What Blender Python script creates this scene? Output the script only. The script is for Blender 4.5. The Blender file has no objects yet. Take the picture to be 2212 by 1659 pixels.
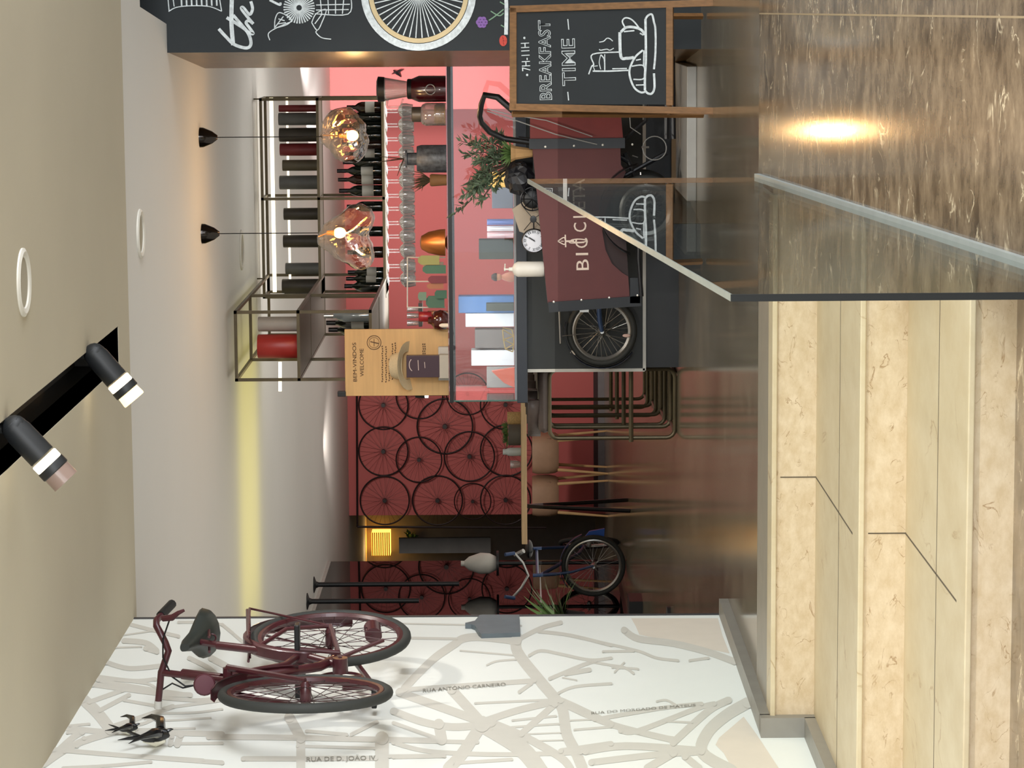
import bpy, bmesh, math, random
from mathutils import Vector, Matrix
random.seed(7)
S = bpy.context.scene
COL = S.collection

# ---------------------------------------------------------------- camera, world, light
F, H, RHO = 6000.0, 0.95, 0.007          # focal length in pixels, eye height, small roll
PSI = math.atan(820.5 / F)               # camera turned a little to the left of the cafe's depth axis
CP, SP = math.cos(PSI), math.sin(PSI)
fwd = Vector((-SP, CP, 0)); rgt = Vector((CP, SP, 0)); up = Vector((0, 0, 1))
r2 = rgt * math.cos(RHO) - up * math.sin(RHO)
u2 = up * math.cos(RHO) + rgt * math.sin(RHO)
cam = bpy.data.cameras.new('camera'); camo = bpy.data.objects.new('camera', cam); COL.objects.link(camo)
cx, cy, cz = -u2, r2, -fwd               # the photograph is turned on its side: image right = down
camo.matrix_world = Matrix(((cx.x, cy.x, cz.x, 0), (cx.y, cy.y, cz.y, 0), (cx.z, cy.z, cz.z, H), (0, 0, 0, 1)))
cam.sensor_fit = 'HORIZONTAL'; cam.sensor_width = 36; cam.lens = F / 2212 * 36
cam.clip_start = 0.1; cam.clip_end = 200
S.camera = camo

w = bpy.data.worlds.new('world'); S.world = w; w.use_nodes = True
w.node_tree.nodes['Background'].inputs[0].default_value = (0.86, 0.93, 1.0, 1)
w.node_tree.nodes['Background'].inputs[1].default_value = 1.25
S.view_settings.view_transform = 'Standard'; S.view_settings.look = 'None'
S.view_settings.exposure = 0.4; S.view_settings.gamma = 1.0; S.view_settings.use_curve_mapping = False
S.cycles.use_denoising = True
S.cycles.max_bounces = 10; S.cycles.transparent_max_bounces = 24; S.cycles.glossy_bounces = 6
S.cycles.caustics_reflective = False; S.cycles.caustics_refractive = False
S.cycles.sample_clamp_indirect = 6.0

def light(kind, name, loc, power, color, target=None, size=0.2, size_y=None, spot=60, blend=0.6):
    l = bpy.data.lights.new(name, kind); l.energy = power; l.color = color
    if kind == 'AREA':
        l.shape = 'RECTANGLE' if size_y else 'DISK'; l.size = size
        if size_y: l.size_y = size_y
    elif kind == 'SPOT':
        l.spot_size = math.radians(spot); l.spot_blend = blend; l.shadow_soft_size = size
    else:
        l.shadow_soft_size = size
    o = bpy.data.objects.new(name, l); COL.objects.link(o); o.location = loc
    if target is not None:
        o.rotation_euler = (Vector(target) - Vector(loc)).to_track_quat('-Z', 'Y').to_euler()
    return o

# unseen panels added: daylight behind the camera, side fill for the map wall
light('AREA', 'daylight_front', (4.6, -5.0, 1.6), 900, (0.92, 0.96, 1.0), (-0.8, 12, 1.2), 6.5, 3.4)
light('AREA', 'side_fill_panel', (5.5, 7.5, 1.7), 340, (0.96, 0.98, 1.0), (-2.7, 10.0, 1.0), 6.0, 2.6)
# unseen upward fills added to brighten the cafe ceiling; spots over bar and walls
light('AREA', 'cafe_ceiling_fill', (-2.6, 19.0, 0.7), 88, (1.0, 0.965, 0.87), (-2.6, 19.0, 3.0), 4.6, 13.4)
light('SPOT', 'steps_fill_spot', (-1.3, 5.4, 2.6), 185, (1.0, 0.96, 0.90), (-1.3, 8.2, -0.3), 0.12, None, 120, 0.9)  # out-of-view spot added to brighten the steps
light('SPOT', 'ramp_fill_spot', (0.6, 7.6, 2.6), 90, (1.0, 0.96, 0.90), (0.3, 8.6, -0.3), 0.12, None, 110, 0.9)  # another unseen spot, added to lift the marble ramp
light('AREA', 'rack_ceiling_fill', (-1.2, 18.7, 1.7), 14, (1.0, 0.96, 0.90), (-1.2, 18.7, 3.0), 1.8, 1.0)  # added panel under the rack, brightens the ceiling above
light('SPOT', 'bar_downlight', (-1.0, 23.2, 2.55), 520, (1.0, 0.92, 0.90), (-0.9, 28.4, 1.5), 0.15, None, 60, 0.9)
light('SPOT', 'wall_downlight', (-0.4, 22.6, 2.55), 420, (1.0, 0.92, 0.90), (-0.5, 26.4, 1.5), 0.15, None, 80, 0.8)
light('SPOT', 'rim_wall_fill_spot', (-3.9, 24.6, 2.55), 105, (1.0, 0.90, 0.82), (-4.2, 28.4, 1.1), 0.15, None, 100, 0.9)  # spot without a fixture, added to brighten the red wall
light('SPOT', 'counter_downlight', (-1.0, 12.6, 2.6), 90, (1.0, 0.93, 0.84), (-1.2, 15.0, 0.5), 0.1, None, 80, 0.8)
light('AREA', 'case_light', (-1.25, 15.8, 1.27), 4.5, (0.93, 0.97, 1.0), (-1.25, 16.0, 0.5), 2.0, 0.05)
light('AREA', 'yellow_lamp', (-3.05, 17.7, 2.3), 3.6, (1.0, 0.86, 0.06), (-3.05, 17.7, 3.0), 2.0, 1.3)

# ---------------------------------------------------------------- pixel geometry of the photograph
def ray(x, y):
    du, dv = 829.5 - y + 0.0, x - 1106.0
    du = (1659 - y) - 829.5
    du, dv = du - RHO * dv, dv + RHO * du
    return Vector((-F * SP + du * CP, F * CP + du * SP, -dv))
def PY(x, y, D):
    r = ray(x, y); t = D / r.y
    return Vector((r.x * t, D, H + r.z * t))
def PZ(x, y, z):
    r = ray(x, y); t = (z - H) / r.z
    return Vector((r.x * t, r.y * t, z))
def PX(x, y, X):
    r = ray(x, y); t = X / r.x
    return Vector((X, r.y * t, H + r.z * t))
def PP(x, y, p, n):
    r = ray(x, y); o = Vector((0, 0, H)); t = (p - o).dot(n) / r.dot(n)
    return o + r * t
def ppm(D): return F / D * 1.0            # pixels per metre at depth D

# ---------------------------------------------------------------- materials
def lin(c):
    return tuple(((v / 255) / 12.92 if v / 255 <= 0.04045 else ((v / 255 + 0.055) / 1.055) ** 2.4) for v in c) + (1,)
_m = {}
def M(name, rgb, rough=0.5, metal=0.0, var=0.06, scale=12.0, bump=0.0, coat=0.0, emit=0.0, stretch=None):
    if name in _m: return _m[name]
    m = bpy.data.materials.new(name); m.use_nodes = True
    n, l = m.node_tree.nodes, m.node_tree.links
    b = n['Principled BSDF']
    b.inputs['Roughness'].default_value = rough; b.inputs['Metallic'].default_value = metal
    b.inputs['Coat Weight'].default_value = coat
    tc = n.new('ShaderNodeTexCoord'); nz = n.new('ShaderNodeTexNoise')
    nz.inputs['Scale'].default_value = scale; nz.inputs['Detail'].default_value = 5
    src = tc.outputs['Object']
    if stretch:
        mp = n.new('ShaderNodeMapping'); mp.inputs['Scale'].default_value = stretch
        l.new(src, mp.inputs['Vector']); src = mp.outputs['Vector']
    l.new(src, nz.inputs['Vector'])
    c = lin(rgb); ramp = n.new('ShaderNodeValToRGB')
    ramp.color_ramp.elements[0].position = 0.3; ramp.color_ramp.elements[1].position = 0.7
    ramp.color_ramp.elements[0].color = tuple(v * (1 - var) for v in c[:3]) + (1,)
    ramp.color_ramp.elements[1].color = tuple(min(1, v * (1 + var)) for v in c[:3]) + (1,)
    l.new(nz.outputs['Fac'], ramp.inputs['Fac']); l.new(ramp.outputs['Color'], b.inputs['Base Color'])
    if bump:
        bp = n.new('ShaderNodeBump'); bp.inputs['Strength'].default_value = bump; bp.inputs['Distance'].default_value = 0.01
        l.new(nz.outputs['Fac'], bp.inputs['Height']); l.new(bp.outputs['Normal'], b.inputs['Normal'])
    if emit:
        b.inputs['Emission Color'].default_value = c; b.inputs['Emission Strength'].default_value = emit
    _m[name] = m; return m
def MG(name, tint=(255, 255, 255), rough=0.0, r0=0.045, p=5.0, backlit_white=0.0):
    """clear glass: see-through with a Fresnel reflection that is the same from both sides"""
    if name in _m: return _m[name]
    m = bpy.data.materials.new(name); m.use_nodes = True
    n, l = m.node_tree.nodes, m.node_tree.links
    n.remove(n['Principled BSDF'])
    tr = n.new('ShaderNodeBsdfTransparent'); tr.inputs[0].default_value = lin(tint)
    gl = n.new('ShaderNodeBsdfGlossy'); gl.inputs['Roughness'].default_value = rough
    ge = n.new('ShaderNodeNewGeometry'); d = n.new('ShaderNodeVectorMath'); d.operation = 'DOT_PRODUCT'
    l.new(ge.outputs['Normal'], d.inputs[0]); l.new(ge.outputs['Incoming'], d.inputs[1])
    def mt(op, a, b=None):
        q = n.new('ShaderNodeMath'); q.operation = op
        for i, v in enumerate((a, b)):
            if v is None: continue
            if isinstance(v, (int, float)): q.inputs[i].default_value = v
            else: l.new(v, q.inputs[i])
        return q.outputs[0]
    a = mt('ABSOLUTE', d.outputs['Value'])
    k = mt('POWER', mt('SUBTRACT', 1.0, a), p)
    fac = mt('ADD', mt('MULTIPLY', k, 1 - r0), r0)
    mx = n.new('ShaderNodeMixShader'); l.new(fac, mx.inputs[0])
    l.new(tr.outputs[0], mx.inputs[1]); l.new(gl.outputs[0], mx.inputs[2])
    out = mx.outputs[0]
    if backlit_white:  # white mixed in to imitate the brightness of backlit glass
        df = n.new('ShaderNodeBsdfTranslucent'); d2 = n.new('ShaderNodeBsdfDiffuse'); ad = n.new('ShaderNodeMixShader'); ad.inputs[0].default_value = 0.5
        l.new(df.outputs[0], ad.inputs[1]); l.new(d2.outputs[0], ad.inputs[2]); m3 = n.new('ShaderNodeMixShader'); m3.inputs[0].default_value = backlit_white
        for q in (df, d2): q.inputs[0].default_value = (.95, .96, .97, 1)
        l.new(out, m3.inputs[1]); l.new(ad.outputs[0], m3.inputs[2]); out = m3.outputs[0]
    l.new(out, n['Material Output'].inputs[0])
    _m[name] = m; return m
def marble(name, base, dark, vein, rough, stretch, vscale=2.2):
    if name in _m: return _m[name]
    m = M(name, base, rough, var=0.0)
    n, l = m.node_tree.nodes, m.node_tree.links; b = n['Principled BSDF']
    tc = n.new('ShaderNodeTexCoord'); mp = n.new('ShaderNodeMapping'); mp.inputs['Scale'].default_value = stretch
    l.new(tc.outputs['Object'], mp.inputs['Vector'])
    n1 = n.new('ShaderNodeTexNoise'); n1.inputs['Scale'].default_value = vscale * 2.2; n1.inputs['Detail'].default_value = 9; n1.inputs['Roughness'].default_value = 0.68
    n2 = n.new('ShaderNodeTexNoise'); n2.inputs['Scale'].default_value = vscale; n2.inputs['Detail'].default_value = 8; n2.inputs['Distortion'].default_value = 1.2
    for q in (n1, n2): l.new(mp.outputs['Vector'], q.inputs['Vector'])
    r1 = n.new('ShaderNodeValToRGB'); r1.color_ramp.elements[0].position = 0.36; r1.color_ramp.elements[1].position = 0.66
    r1.color_ramp.elements[0].color = lin(dark); r1.color_ramp.elements[1].color = lin(base)
    l.new(n1.outputs['Fac'], r1.inputs['Fac'])
    r2_ = n.new('ShaderNodeValToRGB'); e = r2_.color_ramp.elements
    e[0].position = 0.487; e[0].color = (0, 0, 0, 1); e[1].position = 0.5; e[1].color = (1, 1, 1, 1)
    e2 = e.new(0.513); e2.color = (0, 0, 0, 1)
    l.new(n2.outputs['Fac'], r2_.inputs['Fac'])
    n3 = n.new('ShaderNodeTexNoise'); n3.inputs['Scale'].default_value = vscale * 1.7; l.new(mp.outputs['Vector'], n3.inputs['Vector'])
    r3 = n.new('ShaderNodeValToRGB'); r3.color_ramp.elements[0].position = 0.5; r3.color_ramp.elements[1].position = 0.62
    l.new(n3.outputs['Fac'], r3.inputs['Fac'])
    mm = n.new('ShaderNodeMath'); mm.operation = 'MULTIPLY'; l.new(r2_.outputs['Color'], mm.inputs[0]); l.new(r3.outputs['Color'], mm.inputs[1])
    mx = n.new('ShaderNodeMix'); mx.data_type = 'RGBA'; l.new(mm.outputs[0], mx.inputs[0])
    l.new(r1.outputs['Color'], mx.inputs[6]); mx.inputs[7].default_value = lin(vein)
    l.new(mx.outputs[2], b.inputs['Base Color'])
    return m

BLACK = M('black_paint', (22, 23, 25), 0.45); BLACKM = M('black_metal', (26, 26, 28), 0.35, 0.3)
CHALK = M('chalk', (205, 212, 214), 0.9, var=0.2, scale=60); CHALKB = M('chalkboard', (31, 36, 39), 0.75, var=0.12, scale=4)
TAN = M('chalk_tan', (205, 185, 145), 0.9); PURP = M('chalk_purple', (130, 95, 160), 0.9); REDC = M('chalk_red', (190, 75, 65), 0.9); GRNC = M('chalk_green', (120, 150, 125), 0.9)
WOOD = M('oak', (122, 86, 50), 0.5, var=0.2, scale=8, stretch=(12, 12, 1)); WOODL = M('light_oak', (190, 160, 120), 0.5, var=0.12, scale=6, stretch=(1, 14, 14))
PLY = M('plywood', (205, 165, 110), 0.55, var=0.08, scale=3, stretch=(1, 4, 14))
RED = M('red_wall_paint', (184, 93, 90), 0.7, var=0.03, scale=2); MAROON = M('maroon_paint', (68, 26, 33), 0.36, var=0.12, scale=20, coat=0.2)
TYRE = M('tyre_rubber', (46, 48, 46), 0.7); STEEL = M('steel', (190, 190, 188), 0.28, 0.9); WHITE = M('white_paint', (235, 237, 232), 0.6, var=0.015, scale=3)
GLASS = MG('clear_glass'); THICK = MG('balustrade_glass', (246, 250, 248))
VESSEL = MG('vessel_glass', (252, 253, 253), 0.04, 0.14, 2.0, 0.16); BLOWN = MG('blown_glass', (240, 226, 214), 0.03, 0.16, 1.6)
BRONZE = M('bronze_metal', (92, 82, 62), 0.4, 0.55, var=0.15); LEATHER = M('dark_leather', (74, 62, 56), 0.5, bump=0.2, scale=40)
LAMPW = M('warm_filament', (255, 190, 90), 0.5, emit=22, var=0.0)
BRICK = M('trike_red', (88, 38, 37), 0.55, var=0.05); GREEN = M('olive_leaf', (92, 108, 84), 0.55, var=0.3, scale=30); LEAF = M('spiky_leaf', (88, 116, 62), 0.5, var=0.3, scale=14)

# ---------------------------------------------------------------- mesh helpers
def frame(z):
    z = Vector(z).normalized(); a = Vector((0, 0, 1)) if abs(z.z) < 0.95 else Vector((1, 0, 0))
    x = a.cross(z).normalized(); return x, z.cross(x), z
class MB:
    def __init__(s): s.b = bmesh.new()
    def poly(s, pts):
        return s.b.faces.new([s.b.verts.new(p) for p in pts])
    def box(s, c, size, rz=0.0, mat=None):
        m = Matrix.Translation(c) @ (mat.to_4x4() if mat else Matrix.Rotation(rz, 4, 'Z')) @ Matrix.Diagonal((*size, 1))
        bmesh.ops.create_cube(s.b, size=1, matrix=m); return s
    def bb(s, x0, x1, y0, y1, z0, z1):
        return s.box(((x0 + x1) / 2, (y0 + y1) / 2, (z0 + z1) / 2), (abs(x1 - x0), abs(y1 - y0), abs(z1 - z0)))
    def ring(s, c, x, y, r, n): return [s.b.verts.new(c + (x * math.cos(2 * math.pi * i / n) + y * math.sin(2 * math.pi * i / n)) * r) for i in range(n)]
    def tube(s, pts, r, n=8, closed=False, cap=True):
        pts = [Vector(p) for p in pts]; N = len(pts); rs = r if isinstance(r, (list, tuple)) else [r] * N
        rings = []; px = None
        for i, p in enumerate(pts):
            a = pts[(i - 1) % N] if (closed or i > 0) else p; b = pts[(i + 1) % N] if (closed or i < N - 1) else p
            t = b - a
            if t.length < 1e-9: t = Vector((0, 0, 1))
            t.normalize()
            if px is None: x, y, _ = frame(t)
            else:
                x = px - t * px.dot(t)
                x = x.normalized() if x.length > 1e-6 else frame(t)[0]
                y = t.cross(x)
            px = x; rings.append(s.ring(p, x, y, rs[i], n))
        for i in range(N if closed else N - 1):
            A, B = rings[i], rings[(i + 1) % N]
            for k in range(n): s.b.faces.new((A[k], A[(k + 1) % n], B[(k + 1) % n], B[k]))
        if cap and not closed:
            s.b.faces.new(rings[0][::-1]); s.b.faces.new(rings[-1])
        return s
    def lathe(s, prof, o=(0, 0, 0), axis=(0, 0, 1), n=20, sx=1.0):
        x, y, z = frame(axis); o = Vector(o); rings = []
        for r, h in prof:
            if r < 1e-6: rings.append([s.b.verts.new(o + z * h)])
            else: rings.append(s.ring(o + z * h, x * sx, y, r, n))
        for A, B in zip(rings, rings[1:]):
            if len(A) == 1 and len(B) == 1: continue
            for k in range(n):
                j = (k + 1) % n
                if len(A) == 1: s.b.faces.new((A[0], B[j], B[k]))
                elif len(B) == 1: s.b.faces.new((A[k], A[j], B[0]))
                else: s.b.faces.new((A[k], A[j], B[j], B[k]))
        return s
    def torus(s, c, axis, R, r, n=40, m=8, a0=0, a1=2 * math.pi):
        x, y, z = frame(axis); c = Vector(c); full = abs(a1 - a0 - 2 * math.pi) < 1e-6
        k = n if full else n + 1
        return s.tube([c + (x * math.cos(a0 + (a1 - a0) * i / n) + y * math.sin(a0 + (a1 - a0) * i / n)) * R for i in range(k)], r, m, full)
    def ball(s, c, r, sc=(1, 1, 1), n=16):
        bmesh.ops.create_uvsphere(s.b, u_segments=n, v_segments=max(6, n // 2), radius=r, matrix=Matrix.Translation(c) @ Matrix.Diagonal((*sc, 1))); return s
    def prism(s, pts, d):
        d = Vector(d); pts = [Vector(p) for p in pts]
        A = [s.b.verts.new(p) for p in pts]; B = [s.b.verts.new(p + d) for p in pts]
        s.b.faces.new(A[::-1]); s.b.faces.new(B); n = len(pts)
        for i in range(n): s.b.faces.new((A[i], A[(i + 1) % n], B[(i + 1) % n], B[i]))
        return s
    def ribbon(s, pts, wd, fn):
        """a painted stroke: pts in photograph pixels, laid on the surface fn"""
        if 3 <= len(pts) <= 14 and not isinstance(wd, (list, tuple)):
            Q = []; N = len(pts); V = [Vector(p) for p in pts]
            for i in range(N - 1):
                a, b_, c, d = V[max(i - 1, 0)], V[i], V[i + 1], V[min(i + 2, N - 1)]
                for t in (0, .2, .4, .6, .8): Q.append(.5 * (2 * b_ + (c - a) * t + (2 * a - 5 * b_ + 4 * c - d) * t * t + (3 * b_ - a - 3 * c + d) * t ** 3))
            pts = Q + [V[-1]]
        P = [Vector(p) for p in pts]; L = []; R = []
        for i, p in enumerate(P):
            t = P[min(i + 1, len(P) - 1)] - P[max(i - 1, 0)]
            if t.length < 1e-9: t = Vector((1, 0))
            t.normalize(); q = Vector((-t.y, t.x)) * (wd[i] if isinstance(wd, (list, tuple)) else wd) / 2
            L.append(s.b.verts.new(fn(*(p + q)))); R.append(s.b.verts.new(fn(*(p - q))))
        s.k = getattr(s, 'k', 0) + 1; n_ = (R[0].co - L[0].co).cross(L[1].co - L[0].co).normalized()
        if n_.dot(Vector((0, 0, H)) - L[0].co) < 0: n_ = -n_
        for v in L + R: v.co += n_ * s.k * getattr(s, 'lift', 1.2e-5)
        for i in range(len(P) - 1): s.b.faces.new((L[i], R[i], R[i + 1], L[i + 1]))
        return s
    def build(s, name, mat, parent=None, smooth=True, origin=None, bevel=0.0):
        bmesh.ops.recalc_face_normals(s.b, faces=s.b.faces)
        me = bpy.data.meshes.new(name); vs = s.b.verts
        if parent is not None: o0 = ORG[parent]
        elif origin is not None: o0 = Vector(origin)
        else:
            xs = [v.co.x for v in vs]; ys = [v.co.y for v in vs]; zs = [v.co.z for v in vs]
            o0 = Vector(((min(xs) + max(xs)) / 2, (min(ys) + max(ys)) / 2, min(zs)))
        for v in vs: v.co -= o0
        if smooth:
            for f in s.b.faces: f.smooth = True
        s.b.to_mesh(me); s.b.free(); me.materials.append(mat)
        if smooth: me.set_sharp_from_angle(angle=math.radians(38))
        o = bpy.data.objects.new(name, me); COL.objects.link(o)
        if parent is not None: o.parent = parent
        else: o.location = o0
        ORG[o] = o0
        if bevel:
            md = o.modifiers.new('bevel', 'BEVEL'); md.width = bevel; md.segments = 2; md.limit_method = 'ANGLE'
        return o
ORG = {}
def tag(o, label, cat, group=None):
    o['label'] = label; o['category'] = cat
    if group: o['group'] = group
    return o
def struct(o, label=None):
    o['kind'] = 'structure'
    if label: o['label'] = label
    return o
def thing(name, loc, label, cat, group=None):
    o = bpy.data.objects.new(name, None); o.location = loc; o.empty_display_size = 0.1; COL.objects.link(o); ORG[o] = Vector(loc)
    return tag(o, label, cat, group)
def kids(o): return [c for c in bpy.data.objects if c.parent == o]
def dup(root, loc, label=None, rz=None, scale=None):
    def rec(o, par):
        c = o.copy(); COL.objects.link(c); c.parent = par; ORG[c] = ORG[o]
        for k in kids(o): rec(k, c)
        return c
    c = rec(root, None); c.location = loc
    if rz is not None: c.rotation_euler.z = rz
    if scale: c.scale = scale
    if label: c['label'] = label
    return c
NTH = ['first', 'second', 'third', 'fourth', 'fifth', 'sixth', 'seventh', 'eighth', 'ninth', 'tenth', 'eleventh', 'twelfth', 'thirteenth', 'fourteenth', 'fifteenth']
def text(s, p0, p1, h, fn, mat, parent, name='lettering', bold=0.0, fat=0.0):
    """lettering: baseline from p0 to p1 in photograph pixels, capitals h pixels tall, laid on the surface fn"""
    cu = bpy.data.curves.new('t', 'FONT'); cu.body = s; cu.offset = bold; cu.resolution_u = 3
    ob = bpy.data.objects.new('t', cu); COL.objects.link(ob)
    dg = bpy.context.evaluated_depsgraph_get(); me = bpy.data.meshes.new_from_object(ob.evaluated_get(dg))
    xs = [v.co.x for v in me.vertices]; x0, x1 = min(xs), max(xs)
    if fat:
        cu.offset = fat; dg.update(); bpy.context.view_layer.update(); dg = bpy.context.evaluated_depsgraph_get(); me = bpy.data.meshes.new_from_object(ob.evaluated_get(dg))
    bpy.data.objects.remove(ob)
    xs = [x0, x1]; ys = [v.co.y for v in me.vertices]; yt = 0.69
    p0, p1 = Vector(p0), Vector(p1); d = p1 - p0; L = d.length; d = d / L; u = Vector((d.y, -d.x))
    o0 = ORG[parent]
    for v in me.vertices:
        q = p0 + d * ((v.co.x - x0) / (x1 - x0) * L) + u * (v.co.y / yt * h)
        v.co = fn(*q) - o0
    me.materials.clear(); me.materials.append(mat)
    o = bpy.data.objects.new(name, me); COL.objects.link(o); o.parent = parent; ORG[o] = o0
    return o
def px(pts, ox, oy, k): return [(ox + X * k, oy + Y * k) for X, Y in pts]
def arc(cx_, cy_, rx, ry, a0, a1, n=16): return [(cx_ + rx * math.cos(a0 + (a1 - a0) * i / n), cy_ + ry * math.sin(a0 + (a1 - a0) * i / n)) for i in range(n + 1)]

# ---------------------------------------------------------------- setting: shell
XW = -2.69; YW = 12.06; ZC = 2.635; ZK = 2.65; XG = -0.67
STONE = marble('cafe_floor_stone', (150, 140, 120), (128, 118, 100), (170, 160, 140), 0.13, (1, 1, 1), 1.5)
LIME = marble('limestone', (216, 202, 172), (204, 187, 153), (178, 152, 114), 0.45, (1.0, 0.6, 1.0), 2.5)
LIME2 = marble('limestone_riser', (222, 203, 174), (204, 181, 146), (160, 128, 90), 0.5, (1.5, 1, 2.5), 5.0)
DARKM = marble('brown_marble', (150, 130, 106), (84, 69, 53), (224, 208, 178), 0.12, (0.75, 1.25, 1.0), 4.4)
CEILM = M('lobby_ceiling_paint', (196, 187, 166), 0.85, var=0.03, scale=1.2)
CEILK = M('cafe_ceiling_paint', (226, 224, 220), 0.8, var=0.015, scale=1)

b = MB()
b.bb(-9.5, XG, 10.05, 34, -0.2, 0); b.bb(XG, 3, 10.65, 34, -0.2, 0)
struct(b.build('floor', STONE, smooth=False), 'polished cafe floor of grey brown stone')
b = MB(); b.bb(-9, 4, -8, 7.61, -0.6, -0.44); struct(b.build('floor_lower', DARKM, smooth=False), 'dark marble lobby floor at the foot of the steps')

# three limestone steps: risers, treads with a nosing, joints
st = MB(); st.bb(XW + 0.06, XG - 0.02, 8.79, 10.07, -0.6, -0.16); st.bb(XW + 0.06, XG - 0.02, 7.61, 8.79, -0.6, -0.31)
stairs = struct(st.build('floor_steps', LIME, smooth=False), 'three wide limestone steps up to the cafe floor')
b = MB(); b.bb(XW + 0.06, XG - 0.02, 10.03, 10.05, -0.16, -0.015); b.bb(XW + 0.06, XG - 0.02, 8.77, 8.79, -0.31, -0.175); b.bb(XW + 0.06, XG - 0.02, 7.59, 7.61, -0.44, -0.325)
b.build('riser', LIME2, stairs, smooth=False)
b = MB()
for y, z in ((10.05, 0), (8.79, -0.16), (7.61, -0.31)): b.bb(XW + 0.06, XG - 0.02, y - 0.035, y + 0.12, z - 0.016, z + 0.003)
b.build('nosing', LIME, stairs, smooth=False, bevel=0.004)
b = MB(); b.bb(XW + 0.06, XG - 0.02, 10.1, 10.6, -0.01, 0.002); b.build('landing_strip', M('honed_stone', (150, 142, 128), 0.4), stairs, smooth=False)
JOINT = M('joint_grout', (95, 84, 68), 0.9)
b = MB()
for y, z in ((9.31, -0.16), (8.12, -0.31)): b.bb(XW + 0.06, XG - 0.02, y - 0.003, y + 0.003, z - 0.01, z + 0.0008)
pj = PZ(1762, 1030, -0.16); b.bb(pj.x - 0.003, pj.x + 0.003, 8.83, 10.03, -0.17, -0.1592)
pk = PZ(1957, 1153, -0.31); b.bb(pk.x - 0.003, pk.x + 0.003, 7.65, 8.77, -0.32, -0.3092)
b.bb(pj.x - 0.002, pj.x + 0.002, 10.0285, 10.03, -0.16, -0.03); b.bb(pk.x - 0.002, pk.x + 0.002, 8.7685, 8.77, -0.31, -0.19)
b.build('stone_joint', JOINT, stairs, smooth=False)

# marble ramp beside the steps
b = MB(); b.prism([(XG + 0.0, 10.65, 0), (XG, 6.34, -0.44), (XG, 6.34, -0.6), (XG, 10.65, -0.6)], (3.5, 0, 0))
ramp = struct(b.build('floor_ramp', DARKM, smooth=False), 'glossy brown marble ramp with cream veins')
b = MB(); b.prism([(-0.045, 10.65, 0.0006), (-0.045, 6.34, -0.4394), (-0.039, 6.34, -0.4394), (-0.039, 10.65, 0.0006)], (0, 0, -0.003))
b.build('stone_joint', M('dark_joint', (150, 132, 104), 0.8), ramp, smooth=False)

# stepped metal kerb along the map wall
KERB = M('kerb_metal', (150, 146, 138), 0.45, 0.35)
b = MB(); b.bb(XW, XW + 0.075, 10.03, 12.06, -0.02, 0.04); b.bb(XW, XW + 0.075, 9.98, 10.04, -0.16, 0.04)
b.bb(XW, XW + 0.075, 8.75, 9.99, -0.17, -0.12); b.bb(XW, XW + 0.075, 8.7, 8.76, -0.31, -0.12); b.bb(XW, XW + 0.075, 7.5, 8.71, -0.32, -0.27)
struct(b.build('baseboard_left', KERB, smooth=False), 'grey metal kerb stepping down beside the map wall')

# lobby ceiling with the black track recess
sx0, sx1 = PZ(258, 790, ZC).x, PZ(258, 702, ZC).x; sy1 = PZ(256, 745, ZC).y
b = MB(); b.bb(-6, sx0, -8, 12.16, ZC, ZC + 0.1); b.bb(sx1, 6, -8, 12.16, ZC, ZC + 0.1); b.bb(sx0, sx1, sy1, 12.16, ZC, ZC + 0.1)
struct(b.build('ceiling', CEILM, smooth=False), 'beige lobby ceiling')
b = MB(); b.bb(sx0 - 0.01, sx0, -2, sy1, ZC + 0.002, ZC + 0.2); b.bb(sx1, sx1 + 0.01, -2, sy1, ZC + 0.002, ZC + 0.2)
b.bb(sx0, sx1, sy1, sy1 + 0.01, ZC + 0.002, ZC + 0.2); b.bb(sx0, sx1, -2, sy1, ZC + 0.19, ZC + 0.2)
struct(b.build('trim_1', BLACK, smooth=False), 'black recess in the lobby ceiling')
# cafe ceiling with the notch by the chalkboard wall
b = MB(); b.prism([(-9.5, 12.16, ZK), (3, 12.16, ZK), (3, 12.9, ZK), (0.0, 12.9, ZK), (-0.085, 13.88, ZK), (-0.085, 34, ZK), (-9.5, 34, ZK)], (0, 0, 0.08))
struct(b.build('ceiling_cafe', CEILK, smooth=False), 'white cafe ceiling')
b = MB(); b.bb(-9.6, 6, 12.1, 34.2, 3.1, 3.2); b.bb(-9.6, 6, 12.0, 12.12, ZC + 0.1, 3.2); struct(b.build('ceiling_light_block', BLACK, smooth=False), 'added unseen cover blocking light above the cafe ceiling')  # unseen cover added to stop light leaking in through the notch

# walls
b = MB(); b.bb(XW - 0.2, XW, 1.0, YW, -0.6, ZC + 0.05); mapw = struct(b.build('wall_left', WHITE, smooth=False), 'white wall painted with a pale street map')
b = MB(); b.bb(XW - 0.21, XW + 0.004, YW, YW + 0.025, 0, ZC); b.build('edge_strip', M('edge_strip', (60, 60, 62), 0.5), mapw, smooth=False)
b = MB(); b.bb(-5.25, 3, 28.4, 28.6, 0, ZK); wb = struct(b.build('wall_back', RED, smooth=False), 'red back wall of the cafe')
b = MB(); b.bb(-5.2, 3, 28.37, 28.4, 0, 0.065); struct(b.build('baseboard_back', M('grey_skirting', (120, 116, 118), 0.5), smooth=False))
b = MB(); b.bb(-5.2, 3, 28.375, 28.4, 0.067, 0.11); struct(b.build('trim_2', M('dark_lattice', (50, 18, 20), 0.6), smooth=False))
b = MB(); b.bb(-0.98, 3, 26.4, 26.6, 0, ZK); struct(b.build('wall_bar', RED, smooth=False), 'red wall behind the right end of the bar')
b = MB(); b.bb(-9.6, -9.4, 12, 34, 0, ZK); struct(b.build('wall_far_left', M('dark_grey_paint', (48, 46, 48), 0.6), smooth=False))
b = MB(); b.bb(-9.6, 3, 34, 34.2, 0, ZK); struct(b.build('wall_far', M('mid_grey_paint', (90, 86, 82), 0.7), smooth=False))
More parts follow.
